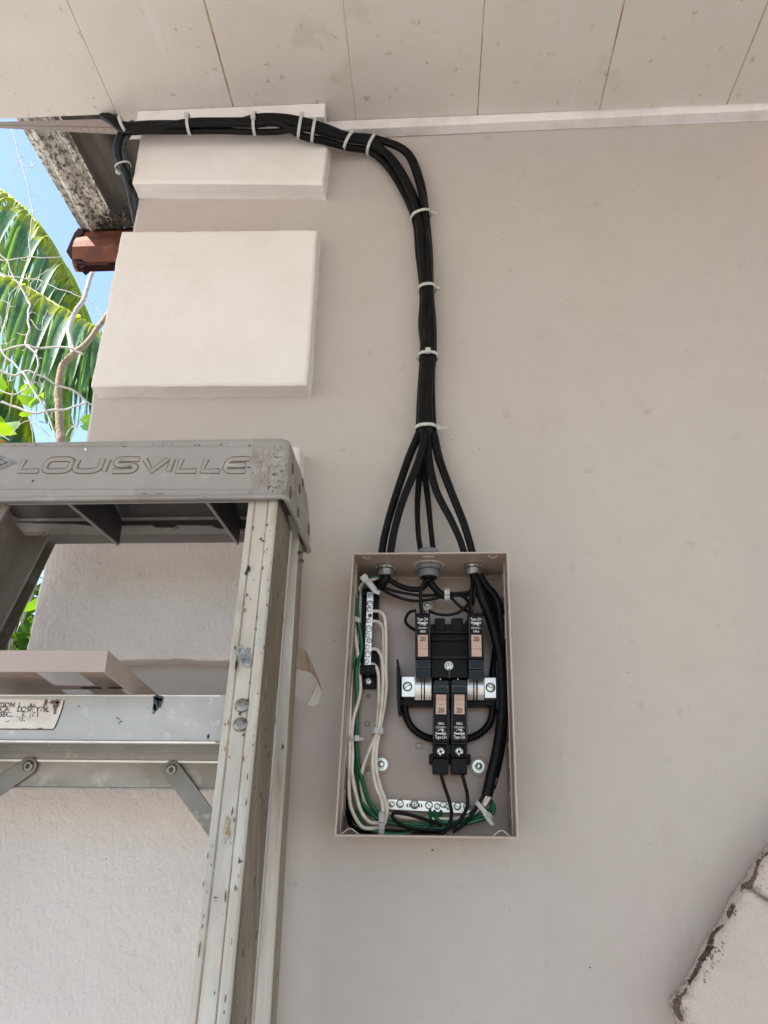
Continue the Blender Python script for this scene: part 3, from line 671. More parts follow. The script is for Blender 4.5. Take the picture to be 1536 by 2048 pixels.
# ---- screws
def screw(bd, c, r, kind='slot', ang=.6, mat='zinc', h=.0022, ax=V((0, -1, 0)), sm='slotg'):
    c = V(c); bd.lathe(c, ax, [(0, r), (h * .55, r), (h * .9, r * .82), (h, r * .4)], mat, 20)
    e = V((math.cos(ang), 0, math.sin(ang))); f = V((-e.z, 0, e.x))
    def slot(e, f, L): bd.hexa([c + ax * (h * .96) + e * L - f * r * .10, c + ax * (h * .96) + e * L + f * r * .10, c + ax * (h * .96) - e * L + f * r * .10, c + ax * (h * .96) - e * L - f * r * .10], ax * .00025, sm)
    slot(e, f, r * .85)
    if kind != 'slot': slot(f, e, r * .55)
def bolt(x, y, washer):
    k = B(); c = P(x, y, yb); k.lathe(c, (0, -1, 0), [(0, .0112), (.0009, .0115), (.0013, .0108)], 'enamel', 28)
    c2 = c + V((0, -.0013, 0)); k.lathe(c2, (0, -1, 0), [(0, washer), (.0014, washer), (.0017, washer * .93)], 'zinc', 28)
    k.cyl(c2 + V((0, -.0017, 0)), c2 + V((0, -.0058, 0)), .0052, 'zinc', n=6, smooth=False); k.lathe(c2 + V((0, -.0058, 0)), (0, -1, 0), [(0, .0043), (.0012, .0035), (.0015, .001)], 'zinc', 16)
    k.build('mounting_bolt', pan)
bolt(855, 1212, .0068); bolt(957, 1533, .0083); bolt(763, 1529, .0083)
PXM = .00060

# ---- connectors hanging from the top wall
def connector(x, rn, rt_, plastic, label, y=-.046):
    c = P(x, 1133, y); c.z = zt(c.x) - .0001
    root = B(); m1 = 'greypl' if plastic else 'greyct'
    L = .0075 if plastic else .0055; prof = [(0, rt_), (L, rt_)]
    for i in range(5): prof += [(L + i * .0017, rt_), (L + i * .0017 + .0005, rt_ * 1.05), (L + i * .0017 + .0011, rt_ * 1.05), (L + i * .0017 + .0016, rt_)]
    prof += [(L + .0087, rt_ * .97), (L + .0087, rt_ * .72)]
    root.lathe(c, (0, 0, -1), prof, m1, 32)
    if plastic: root.lathe(c + V((0, 0, -L - .0087)), (0, 0, -1), [(0, rt_ * .80), (.002, rt_ * .78), (.0035, rt_ * .45)], 'bplast', 24)
    o = root.build('cable_connector', pan)
    if label: o['label'] = label
    k = B(); nut = L * .85; k.lathe(c, (0, 0, -1), [(0, rn * .98), (nut * .2, rn), (nut * .85, rn), (nut, rn * .93)], m1 if not plastic else 'greypl', 32)
    for i in range(8):
        a = 2 * math.pi * i / 8 + .2; e = V((math.cos(a), math.sin(a), 0)); g = V((-e.y, e.x, 0)); p0 = c + e * rn * .97 + V((0, 0, -nut * .05))
        k.hexa([p0 - g * .0016, p0 + g * .0016, p0 + g * .0016 + V((0, 0, -nut * .9)), p0 - g * .0016 + V((0, 0, -nut * .9))], e * (.0018), m1, .0003, 1)
    k.build('locknut', o)
    return c, o
cL, oL = connector(771, .0118, .0100, False, None)
cR, oR = connector(946, .0122, .0104, False, None)
cC, oC = connector(857, .0165, .0132, True, 'large grey plastic hub connector in the middle of the panel top')
k = B(); k.lathe(cC + V((0, 0, .0001)), (0, 0, -1), [(0, .0215), (.0008, .0215), (.0012, .0200), (.0006, .0190)], 'enedge', 40); k.build('reducing_washer', oC)
hc_ = P(857, 1095.5, -.058).z - cC.z - T
k = B(); k.lathe(cC + V((0, 0, T + .0003)), (0, 0, 1), [(0, .0125), (hc_ * .55, .0125), (hc_ * .6, .0140), (hc_ * .9, .0143), (hc_, .0136), (hc_, .0105)], 'greypl', 36); k.build('hub_collar', oC)
for cc in (cL, cR):
    k = B(); k.lathe(cc + V((0, 0, T + .0003)), (0, 0, 1), [(0, .0115), (.003, .0115), (.0034, .0100)], 'greyct', 28); k.build('connector_collar', oL if cc is cL else oR)

# ---- neutral bar at the upper left
nb_ = B(); yB = -.030
def obar(bd, xa, ya, xb, yb2, w, Yf, Yb, mat, bev=.0004):
    a, c = P(xa, ya, Yf), P(xb, yb2, Yf); t = (c - a).normalized(); s = t.cross(V((0, 1, 0))).normalized()
    bd.hexa([a - s * w / 2, a + s * w / 2, c + s * w / 2, c - s * w / 2], V((0, Yb - Yf, 0)), mat, bev)
obar(nb_, 740.5, 1184, 735, 1330, .0082, yB, yB + .010, 'alu', .0003)
NB = nb_.build('neutral_bar', pan)
k = B(); k.pbox(724, 1177, 757, 1190, -.027, -.004, 'bplast', .0008); k.pbox(745, 1182, 757, 1235, -.018, -.004, 'bplast', .0006); k.pbox(743, 1300, 757, 1345, -.018, -.004, 'bplast', .0006)
k.pbox(724, 1190, 733, 1330, -.018, -.004, 'bplast', .0005); k.pbox(720, 1329, 751, 1348, -.032, -.004, 'bplast', .0012); k.pbox(718, 1346, 752, 1376, -.014, -.004, 'bplast', .0010)
k.lathe(P(736, 1340, -.032), (0, -1, 0), [(0, .0040), (.0012, .0034), (.0014, .002)], 'bplast2', 20)
k.build('bar_holder', NB)
for x, y, r, kd, an in ((740, 1191, 4.2, 's', 1.3), (739.5, 1207, 6.0, 'r', 0), (738, 1218.5, 4.8, 's', 1.4), (736.5, 1241, 4.8, 's', 1.0), (737, 1257, 6.4, 'r', 0), (734.5, 1270, 4.6, 's', 1.5), (738, 1281, 4.8, 's', 1.3), (734, 1294, 4.8, 's', .9), (735, 1308, 6.5, 'r', 0), (733, 1323, 4.6, 's', 2.4)):
    s_ = B(); screw(s_, P(x, y, yB - .0001), r * PXM, 'slot', an, 'zinc', .0011)
    ring(s_, P(x, y, yB - .0002), (0, -1, 0), r * PXM * 1.08, .00026, 'slotg', 20)
    s_.build('bar_screw', NB)
s_ = B(); s_.lathe(P(740, 1231, yB), (0, -1, 0), [(0, .0026), (.0002, .0026), (.00025, .002)], 'steeld', 20); s_.build('screw_hole', NB)
s_ = B(); screw(s_, P(737, 1362, -.014), .0046, 'ph', .2); s_.build('holder_screw', NB)

# ---- ground bar at the bottom
gb = B(); obar(gb, 775, 1608.5, 941, 1617, .0115, -.020, -.008, 'alu', .0003)
GB = gb.build('ground_bar', pan)
for x, y, r, kd, an in ((784, 1608.5, 5, 's', .8), (800, 1607.5, 7, 'r', .3), (829, 1609, 8, 'p', .3), (858, 1610.5, 7, 's', -.6), (874.5, 1613, 5.5, 's', .8), (887, 1609, 5.8, 's', 2.2), (897, 1613, 5, 's', .8), (915, 1612.5, 7, 's', -.4), (934, 1613, 7, 'p', .9)):
    s_ = B(); screw(s_, P(x, y, -.0201), r * PXM, 'ph' if kd == 'p' else 'slot', an, 'zinc', .0028 if kd == 'p' else .0011)
    ring(s_, P(x, y, -.0202), (0, -1, 0), r * PXM * 1.07, .00028, 'slotg', 20); s_.build('bar_screw', GB)
for x, y in ((817, 1611), (841, 1611)):
    s_ = B(); s_.lathe(P(x, y, -.020), (0, -1, 0), [(0, .0025), (.0002, .0025), (.00025, .002)], 'rivet', 16); obar(s_, x, y - 4, x, y + 4, .0012, -.0205, -.0202, 'alu', 0); s_.build('screw_hole', GB)

# ---- breaker base (black bus assembly)
ba = B()
ba.pbox(862, 1248, 936, 1318, -.030, -.008, 'bplast', .0008); ba.pbox(870, 1236, 890, 1262, -.034, -.008, 'bplast', .0008); ba.pbox(903, 1236, 926, 1262, -.034, -.008, 'bplast', .0008)
ba.pbox(862, 1262, 936, 1266, -.036, -.03, 'bplast2', .0006); ba.pbox(862, 1278, 936, 1281, -.035, -.03, 'bplast2', .0006); ba.pbox(862, 1310, 936, 1319, -.037, -.03, 'bplast2', .0008)
ba.pbox(862, 1319, 936, 1356, -.046, -.008, 'bplast', .0010)
ba.pbox(797, 1398, 996, 1411, -.030, -.010, 'bplast', .0010); ba.pbox(799, 1352, 994, 1399, -.024, -.010, 'bplast2', .0008)
ba.pquad([(925, 1252), (937, 1236), (938, 1262), (925, 1262)], -.032, -.01, 'bplast')
BASE = ba.build('breaker_base', pan)
k = B(); k.pquad([(793, 1319), (796, 1317), (799, 1330), (801, 1400), (801, 1423), (796, 1426), (794, 1400)], -.050, -.012, 'bplast', .0006); k.build('side_barrier', BASE)
k = B(); k.pquad([(992, 1322), (996, 1322), (998, 1360), (999, 1414), (997, 1420), (992, 1418)], -.046, -.012, 'bplast', .0006); k.build('side_barrier', BASE)
s_ = B(); screw(s_, P(897.5, 1331.5, -.0462), .0044, 'ph', .3); s_.lathe(P(897.5, 1331.5, -.0461), (0, -1, 0), [(0, .0056), (.0006, .0056), (.0008, .005)], 'zinc', 24); obar(s_, 898.5, 1336, 899, 1356, .0016, -.0475, -.046, 'steeld', 0); s_.build('base_screw', BASE)
for x in (881, 916): s_ = B(); s_.lathe(P(x, 1358.5, -.0465), (0, -1, 0), [(0, .0010), (.0012, .0008)], 'white', 10); s_.build('base_pin', BASE)
# lugs
for x0, y0, x1, y1, sx, sy, an in ((803, 1353, 830, 1393.5, 815, 1373, .5), (969, 1355, 993, 1396, 981, 1375, -.3)):
    k = B(); k.pbox(x0, y0, x1, y1, -.045, -.024, 'alu', .0006); lug = k.build('terminal_lug', BASE)
    s_ = B(); ring(s_, P(sx, sy, -.0452), (0, -1, 0), .0054, .0006, 'steeld', 24); screw(s_, P(sx, sy, -.0451), .0050, 'slot', an, 'zinc', .0016); s_.build('lug_screw', lug)
# curved bus fingers
def finger(x0, x1, y0, y1, ym):
    k = B(); n = 10; vs = []
    for j in range(n + 1):
        t = j / n; y = y0 + (y1 - y0) * t; Y = -.040 + .006 * (abs(t - .45) / .55) ** 2 - .004
        a, c = P(x0, y, Y), P(x1, y, Y); vs += [a, c, c + V((0, .003, 0)), a + V((0, .003, 0))]
    k.add(vs, [[4 * j + q, 4 * j + (q + 1) % 4, 4 * j + 4 + (q + 1) % 4, 4 * j + 4 + q] for j in range(n) for q in range(4)] + [[0, 1, 2, 3], [4 * n, 4 * n + 1, 4 * n + 2, 4 * n + 3]], 'buschrome', False); k.build('bus_finger', BASE)
for x0, x1 in ((829.5, 842), (844, 847.5), (850, 862.5), (935, 946.5), (949, 952.5), (955.5, 968)): finger(x0, x1, 1350, 1400, 1375)

# ---- circuit breakers
def breaker(xa, ya, xb, yb2, label, up_, py):
    """axis from the terminal end a to the bus end b; up_ = +1 when its printing reads upright; py: where its features stand along the axis"""
    Yf = -.062
    a, c = P(xa, ya, Yf), P(xb, yb2, Yf)
    ax = (c - a).normalized(); Ln = (c - a).length; w_ = .0192
    s = ax.cross(V((0, 1, 0))).normalized(); h = w_ / 2; short = up_ < 0
    def vp(y, Yp=0.0): return (P(xa + (xb - xa) * (y - ya) / (yb2 - ya), y, Yf + Yp) - a).dot(ax)
    def q(u0, v0, u1, v1, Yo=0): return [a + s * u0 + ax * v0 + V((0, Yo, 0)), a + s * u1 + ax * v0 + V((0, Yo, 0)), a + s * u1 + ax * v1 + V((0, Yo, 0)), a + s * u0 + ax * v1 + V((0, Yo, 0))]
    D = lambda y: V((0, y, 0)); bb = B()
    v1, v2 = vp(py['face'][0]), vp(py['face'][1])
    bb.hexa(q(-h, v1, h, v2), D(.042), 'bplast', .0008)
    bb.hexa(q(-h * .86, v1 + .002, h * .86, v2 - .002, -.0006), D(.002), 'bplast', .0005)
    m_ = v2 + (Ln - v2) * .48
    bb.hexa(q(-h * .97, v2 + .0001, h * .97, m_, .004), D(.038), 'glossb', .0006)
    bb.hexa(q(-h * .95, m_ + .0002, h * .95, Ln, .008), D(.026), 'glossb', .0008)
    for v in (v2 + .0005, m_ - .0006, m_ + .0008): bb.hexa(q(-h * .95, v, h * .95, v + .0004, .0035 if v < m_ else .0074), D(.0006), 'edgew')
    for u in (-h * .84, h * .80): bb.hexa(q(u, v2 + .001, u + .0003, m_ - .0006, .0035), D(.0006), 'edgew')
    for u in (-h * .90, h * .87): bb.hexa(q(u, v1 + .003, u + .00035, v2 - .003, -.0004), D(.0006), 'edgew')
    if not short:
        bb.hexa(q(-h * .98, v1 - .0025, h * .98, v1 - .0001, .0015), D(.030), 'bplast2', .0006)
        t0 = vp(py['foot'])
        bb.hexa(q(-h * .98, t0, -h * .60, v1 - .0026, .0010), D(.030), 'bplast', .0006); bb.hexa(q(h * .60, t0, h * .98, v1 - .0026, .0010), D(.030), 'bplast', .0006)
        bb.hexa(q(-h * .62, t0, h * .62, v1 - .0026, .0100), D(.020), 'bplast2', .0004)
        bb.hexa(q(-h * .98, .0, h * .98, t0 - .0001, .0060), D(.026), 'bplast', .0012); bb.hexa(q(-h * .9, .0022, h * .9, .0032, .0054), D(.002), 'bplast2', .0003)
        for u in (-h * .95, -h * .35, h * .15, h * .62): bb.hexa(q(u, t0 + .0002, u + h * .30, t0 + .0045, .0002), D(.02), 'bplast', .0005)
    else:
        bb.hexa(q(-h * .98, .0012, h * .98, v1 - .0001, .0050), D(.036), 'bplast', .0006)
        for u in (-h * .98, h * .80): bb.hexa(q(u, -.0030, u + h * .18, v1 + .004, -.0012), D(.036), 'bplast', .0005)
        for u in (-h * .45, h * .2): bb.hexa(q(u, -.0005, u + h * .25, v1 - .0005, .003), D(.02), 'bplast2', .0004)
    br_ = bb.build('circuit_breaker', pan)
    br_['label'] = label
    vh0, vh1 = vp(py['hand'][0]), vp(py['hand'][1]); hh = .0061
    k = B(); k.hexa(q(-hh - .0012, vh0 - .0010, hh + .0012, vh1 + .0010, -.0010), D(.001), 'bplast2', .0004)
    seg = [(0, .46, .0040, .0036), (.46, .52, .0036, .0048), (.52, .70, .0048, .0040), (.70, .75, .0040, .0056), (.75, 1.0, .0056, .0030)]
    if short: seg = [(0, .31, .0034, .0036), (.31, .56, .0036, .0052), (.56, .63, .0052, .0042), (.63, .72, .0042, .0060), (.72, 1.0, .0060, .0034)]
    L_ = vh1 - vh0
    for t0, t1, y0, y1 in seg:
        p = q(-hh, vh0 + L_ * t0, hh, vh0 + L_ * t1, 0); p[0].y -= y0; p[1].y -= y0; p[2].y -= y1; p[3].y -= y1
        k.add(p + [V((x.x, a.y, x.z)) for x in p], [[0, 1, 2, 3], [0, 1, 5, 4], [1, 2, 6, 5], [2, 3, 7, 6], [3, 0, 4, 7]], 'handle')
    hd = k.build('rocker_switch', br_)
    U = ax * up_; R = V((0, -1, 0)).cross(U) * -1
    if R.cross(U).y > 0: R = -R
    def T_(s_, y, size, mat, bd, yo, sx=1.0, off=0.0): text_into(bd, s_, size, a + ax * vp(y, yo) + V((0, yo, 0)), mat, U, R, sx, .0, off)
    k = B(); T_('20', py['t20'], .0078, 'printk', k, -.0046, .95, .012); k.build('rating_mark', br_)
    k = B(); yo = -.0008
    T_('Type CH', py['type'], .0050, 'print', k, yo, .72, .012)
    T_('PowerGrd', py['logo'], .0036, 'print', k, yo, .78, .045)
    sw = [(-.0044, -.0004), (-.0025, .0006), (0, .0014), (.0020, .0015), (.0030, .0008), (.0022, 0), (.0006, -.0004)]; wd = [.0001, .0003, .0005, .0007, .0007, .0006, .0004]
    o_ = a + ax * vp(py['swoosh'], yo) + V((0, yo, 0))
    pts = smooth([o_ + R * x + U * z for x, z in sw], 4); rr = []
    for i in range(len(pts)): t = i / (len(pts) - 1) * (len(wd) - 1); j = min(int(t), len(wd) - 2); rr.append(wd[j] + (wd[j + 1] - wd[j]) * (t - j))
    k.tube(pts, .0005, 'print', 6, flat=(V((0, 1, 0)), .15), radii=rr); k.lathe(o_ + R * .0046 - U * .0002, (0, -1, 0), [(0, .0004), (.0001, .0004)], 'print', 8)
    T_('120/240V~', py['volt'], .0034, 'print', k, yo, .85); T_('10KA', py['ka'], .0040, 'print', k, yo, .85, .012)
    k.build('printing', br_)
    if not short:
        k = B(); c_ = a + ax * vp(py['screw']) + V((0, .0100, 0)); k.lathe(c_, (0, -1, 0), [(0, .0050), (.0075, .0050), (.0088, .0044), (.0092, .003)], 'zinc', 24)
        for an in (.3, 1.87, 1.1, 2.6):
            e = V((math.cos(an), 0, math.sin(an))); f = V((-e.z, 0, e.x)); L2 = .0036 if an in (.3, 1.87) else .002
            cc = c_ + V((0, -.0092, 0)); k.hexa([cc + e * L2 - f * .00045, cc + e * L2 + f * .00045, cc - e * L2 + f * .00045, cc - e * L2 - f * .00045], V((0, -.0003, 0)), 'steeld')
        k.build('terminal_screw', br_)
    return br_
PU = dict(face=(1484, 1384), hand=(1429, 1390), foot=1515, t20=1421, ka=1447.5, volt=1455, swoosh=1461.5, logo=1467, type=1474.5, screw=1503)
PD = dict(face=(1228, 1319), hand=(1271, 1314), foot=0, t20=1278, ka=1263, volt=1256, swoosh=1250, logo=1245.5, type=1238.5)
breaker(881, 1547, 882.5, 1358, 'upright breaker on the side of the white wires', 1, PU)
breaker(918.5, 1547, 918.5, 1357, 'upright breaker nearest the big round bolt', 1, PU)
breaker(845, 1222, 846.5, 1354, 'upside-down breaker beside the small upper bolt', -1, PD)
breaker(951.5, 1222, 953.5, 1356, 'upside-down breaker beside the thick black cables', -1, PD)
k = B(); k.pbox(858, 1508, 942, 1528, -.030, -.010, 'bplast', .0015); k.build('breaker_rail', BASE)
# ================================================================== WIRES INSIDE THE PANEL
def wire(pts, mat, r, label, cat='wire', group=None, name=None, k=7, n=10):
    b = B(); b.tube(path(pts, None, k), r, mat, n)
    nm = name or {'wwhite': 'white_wire', 'wgreen': 'green_wire', 'wblack': 'black_wire', 'cable': 'black_cable'}[mat]
    return tag(b.build(nm), label, cat, group)
gw, gg, gk = 'white neutral wires in the panel', 'green ground wires in the panel', 'black hot wires in the panel'
RW = .0022
wire([(744, 1222, -.026), (758, 1223, -.030), (768, 1232, -.034), (771, 1250, -.034), (772, 1290, -.033), (772, 1340, -.032), (773, 1375, -.031), (768, 1415, -.032), (759, 1462, -.034), (753, 1500, -.032), (753, 1540, -.030), (761, 1575, -.031), (771, 1600, -.034), (774, 1625, -.038), (769, 1646, -.042), (760, 1652, -.040)], 'wwhite', RW, 'white wire leaving the neutral bar highest, outermost of the white bunch', group=gw)
wire([(744, 1242, -.026), (757, 1244, -.027), (765, 1254, -.029), (767, 1275, -.029), (767, 1330, -.028), (766, 1370, -.027), (763, 1410, -.029), (755, 1462, -.030), (748, 1505, -.028), (749, 1545, -.028), (757, 1580, -.029), (767, 1603, -.032), (769, 1626, -.036), (766, 1646, -.038)], 'wwhite', RW, 'white wire leaving the neutral bar second from its top, below the screw hole', group=gw)
wire([(742, 1298, -.026), (753, 1299, -.028), (761, 1309, -.031), (765, 1328, -.032), (766, 1370, -.034), (762, 1420, -.037), (755, 1463, -.040), (742, 1492, -.034), (729, 1525, -.026), (723, 1550, -.022), (723, 1575, -.022), (730, 1605, -.024), (745, 1632, -.028), (758, 1645, -.03)], 'wwhite', RW, 'white wire from low on the neutral bar that swings apart below the bunch tie', group=gw)
wire([(740, 1327, -.026), (750, 1331, -.029), (756, 1345, -.030), (758, 1372, -.030), (757, 1410, -.033), (753, 1462, -.037), (748, 1490, -.034), (745, 1530, -.032), (751, 1570, -.032), (762, 1598, -.034), (766, 1625, -.040), (765, 1645, -.043)], 'wwhite', RW, 'white wire leaving the neutral bar lowest, beside the black holder', group=gw)
wire([(757, 1158, -.035), (742, 1160, -.036), (726, 1165, -.030), (717, 1180, -.026), (711, 1205, -.026), (709, 1240, -.028), (711, 1275, -.028), (716, 1310, -.026), (719, 1345, -.024), (721, 1378, -.024), (716, 1405, -.026), (708, 1432, -.028), (704, 1465, -.030), (705, 1510, -.030), (704, 1545, -.031), (711, 1585, -.034), (722, 1622, -.038), (738, 1643, -.040), (756, 1646, -.042), (768, 1643, -.040)], 'wwhite', RW, 'white wire weaving over the green wire along the panel side to the corner tie', group=gw)
wire([(728, 1162, -.024), (722, 1180, -.018), (720, 1215, -.016), (718, 1260, -.016), (714, 1300, -.018), (706, 1335, -.022), (702, 1370, -.026), (700, 1410, -.028), (699, 1475, -.030), (699, 1530, -.030), (698, 1575, -.030), (701, 1610, -.034), (712, 1638, -.040), (726, 1655, -.044), (745, 1657, -.043), (760, 1655, -.04)], 'wwhite', RW, 'white wire lying closest to the panel side wall', group=gw)
wire([(716, 1172, -.018), (707, 1200, -.018), (706, 1240, -.020), (709, 1268, -.020), (707, 1300, -.018), (704, 1350, -.020)], 'wwhite', RW, 'short stretch of white wire behind the upper side tie', group=gw)
wire([(775, 1626, -.022), (795, 1633, -.026), (830, 1637, -.026), (880, 1638, -.026), (915, 1637, -.028), (945, 1630, -.034), (962, 1612, -.040), (972, 1596, -.044), (976, 1580, -.044)], 'wwhite', RW, 'white wire running just under the ground bar into the cut cable end', group=gw)
wire([(968, 1612, -.048), (978, 1596, -.046), (984, 1578, -.044), (991, 1556, -.042)], 'wwhite', RW, 'short white wire beside the cut end of the thick black cable', group=gw)
# green
wire([(757, 1154, -.034), (740, 1156, -.034), (724, 1163, -.030), (716, 1178, -.026), (714, 1205, -.030), (717, 1245, -.030), (722, 1272, -.026), (723, 1300, -.024), (714, 1335, -.030), (713, 1370, -.028), (714, 1410, -.022), (713, 1470, -.020), (715, 1515, -.020), (724, 1560, -.024), (737, 1600, -.030), (756, 1628, -.034), (765, 1642, -.036)], 'wgreen', .0025, 'green wire crossing between the white wires from the top corner to the bottom tie', group=gg)
wire([(720, 1166, -.024), (711, 1190, -.022), (711, 1235, -.024), (706, 1280, -.026), (706, 1310, -.026), (713, 1350, -.024), (716, 1390, -.022), (712, 1440, -.018), (710, 1500, -.016), (717, 1560, -.016), (728, 1605, -.022), (752, 1635, -.028)], 'wgreen', .0025, 'green wire lying deepest along the panel side', group=gg)
wire([(708, 1580, -.020), (720, 1602, -.026), (742, 1626, -.032), (760, 1640, -.034), (790, 1648, -.034), (830, 1655, -.034), (870, 1658, -.034), (910, 1652, -.036), (945, 1644, -.038), (975, 1634, -.040), (987, 1622, -.040), (985, 1608, -.038), (974, 1606, -.036), (960, 1616, -.034)], 'wgreen', .0025, 'green wire curling round the lower corner beneath the slanted tie', group=gg)
wire([(860, 1620, -.018), (861, 1634, -.026), (858, 1648, -.034), (842, 1660, -.040), (815, 1668, -.042), (780, 1668, -.042), (745, 1661, -.040), (722, 1645, -.036), (712, 1620, -.030)], 'wgreen', .0023, 'thick green wire dropping from the ground bar and sweeping low towards the side', group=gg)
wire([(869, 1622, -.018), (871, 1634, -.026), (880, 1643, -.030), (905, 1646, -.032), (935, 1638, -.034), (960, 1620, -.036), (974, 1604, -.038), (980, 1590, -.04)], 'wgreen', .0025, 'green wire leaving the ground bar towards the cut cable end', group=gg)
wire([(882, 1622, -.018), (879, 1634, -.024), (868, 1645, -.028), (845, 1649, -.030), (800, 1646, -.030), (765, 1640, -.030), (730, 1620, -.026), (714, 1590, -.02)], 'wgreen', .0025, 'green wire hooking back under the ground bar from its third screw', group=gg)
wire([(940, 1640, -.03), (965, 1630, -.032), (984, 1616, -.034), (981, 1602, -.034), (968, 1604, -.034), (948, 1622, -.032), (925, 1640, -.030), (890, 1652, -.028)], 'wgreen', .0025, 'short green loop in the lower corner inside the other green wires', group=gg)
# black thin wires
wire([(880, 1532, -.048), (882, 1545, -.046), (885, 1560, -.044), (892, 1582, -.040), (899, 1603, -.038), (903, 1625, -.040), (900, 1645, -.042), (890, 1660, -.042), (870, 1666, -.042), (830, 1664, -.040), (780, 1662, -.036), (740, 1658, -.034), (712, 1645, -.030), (700, 1620, -.024)], 'wblack', .0021, 'black wire dropping from the upright breaker on the white wire side', group=gk)
wire([(917, 1532, -.048), (923, 1546, -.046), (928, 1562, -.044), (934, 1585, -.040), (935, 1608, -.038), (928, 1628, -.040), (915, 1645, -.042), (897, 1657, -.044), (880, 1668, -.046), (840, 1668, -.044), (790, 1666, -.038), (740, 1664, -.036), (708, 1655, -.030), (696, 1625, -.022)], 'wblack', .0021, 'black wire dropping from the upright breaker nearest the round bolt', group=gk)
wire([(880, 1662, -.044), (845, 1660, -.046), (815, 1655, -.048), (793, 1643, -.048), (785, 1632, -.048), (790, 1626, -.046), (808, 1627, -.044), (835, 1634, -.042), (862, 1642, -.040), (885, 1650, -.038)], 'wblack', .0021, 'black wire bent back in a hairpin loop under the ground bar', group=gk)
wire([(775, 1666, -.036), (735, 1664, -.034), (710, 1658, -.032), (697, 1640, -.026), (694, 1605, -.016), (697, 1570, -.010), (706, 1540, -.008)], 'wblack', .0024, 'black wire tucked deep round the lower corner by the white wires', group=gk)
wire([(968, 1590, -.046), (960, 1604, -.044), (950, 1620, -.042), (935, 1640, -.042), (920, 1655, -.042), (905, 1664, -.042)], 'wblack', .0021, 'black wire coming out of the cut cable end under the slanted tie', group=gk)
wire([(748, 1163, -.036), (762, 1172, -.034), (785, 1181, -.034), (812, 1187, -.034), (840, 1191, -.034), (870, 1190, -.036), (895, 1188, -.040), (920, 1186, -.042), (940, 1182, -.044), (947, 1160, -.046)], 'wblack', .0020, 'upper one of two thin black wires sagging across under the hubs', group=gk)
wire([(750, 1167, -.034), (768, 1181, -.032), (790, 1192, -.032), (815, 1200, -.032), (840, 1202, -.032), (865, 1198, -.034), (893, 1192, -.038), (920, 1191, -.040), (938, 1190, -.044), (948, 1172, -.046)], 'wblack', .0020, 'lower one of two thin black wires sagging across under the hubs', group=gk)
wire([(861, 1158, -.052), (850, 1163, -.056), (843, 1174, -.056), (841, 1192, -.054), (842, 1210, -.052), (844, 1226, -.050)], 'wblack', .0022, 'black wire going straight down to the upside-down breaker by the small bolt', group=gk)
wire([(832, 1221, -.030), (820, 1224, -.030), (813, 1233, -.030), (811, 1243, -.030), (815, 1250, -.030), (824, 1257, -.028), (834, 1262, -.020)], 'wblack', .0020, 'short black wire curling out beside the upside-down breaker', group=gk)
wire([(858, 1222, -.030), (874, 1228, -.032), (893, 1230, -.034), (912, 1227, -.036), (926, 1219, -.038), (937, 1206, -.040), (944, 1190, -.044), (950, 1165, -.046)], 'wblack', .0020, 'black wire drooping in an arc between the two upside-down breakers', group=gk)
wire([(898, 1190, -.036), (908, 1201, -.036), (918, 1211, -.034), (929, 1219, -.032), (938, 1226, -.026)], 'wblack', .0020, 'black wire slanting from the small tie down to the far upside-down breaker', group=gk)
wire([(915, 1189, -.036), (925, 1193, -.036), (933, 1199, -.034), (938, 1212, -.03), (941, 1228, -.03)], 'wblack', .0020, 'short black wire bending steeply behind the slanting one', group=gk)
wire([(944, 1160, -.052), (944, 1178, -.054), (942, 1200, -.052), (942, 1226, -.050)], 'wblack', .0022, 'black wire going straight down to the breaker beside the thick cables', group=gk)
wire([(950, 1162, -.056), (951, 1178, -.060), (948, 1195, -.058), (946, 1210, -.052)], 'wblack', .0020, 'black wire curving over the thick cable sheath', group=gk)
# thick sheaths
gt = 'thick black sheathed cables inside the panel'
wire([(771, 1148, -.046), (772, 1156, -.045), (783, 1162, -.042), (800, 1172, -.040), (820, 1178, -.040), (840, 1178, -.042), (852, 1170, -.045), (857, 1158, -.046)], 'cable', .0036, 'thick black cable bending from one hub across to the large grey hub', 'cable', gt)
wire([(771, 1146, -.047), (770, 1158, -.047), (764, 1166, -.044), (756, 1168, -.038), (744, 1178, -.022), (738, 1186, -.012)], 'cable', .0062, 'bulky black cable end bent over behind the neutral bar top', 'cable', gt)
wire([(859, 1160, -.046), (866, 1172, -.046), (877, 1184, -.043), (890, 1192, -.040), (903, 1190, -.036)], 'cable', .0048, 'black sheath leaving the grey hub towards the small square tie', 'cable', gt)
wire([(948, 1146, -.050), (953, 1165, -.052), (962, 1190, -.050), (974, 1220, -.046), (988, 1262, -.042), (999, 1310, -.040), (1004, 1360, -.040), (1005, 1410, -.042), (1001, 1460, -.044), (993, 1510, -.046), (983, 1550, -.046), (974, 1592, -.046)], 'cable', .0066, 'thickest black cable sweeping beside the breakers to its cut end near the ground bar', 'cable', gt)
wire([(952, 1146, -.040), (962, 1165, -.036), (976, 1190, -.030), (989, 1215, -.024), (995, 1250, -.020), (992, 1300, -.018), (986, 1350, -.016), (982, 1400, -.012)], 'cable', .0050, 'black cable arching outward then passing behind the panel lug', 'cable', gt)
wire([(958, 1150, -.046), (972, 1172, -.042), (988, 1190, -.038), (998, 1215, -.036), (1003, 1260, -.034), (1007, 1320, -.032), (1008, 1380, -.032), (1007, 1430, -.034), (1002, 1490, -.036), (992, 1540, -.038), (982, 1575, -.04)], 'cable', .0055, 'black cable lying outermost against the panel side', 'cable', gt)
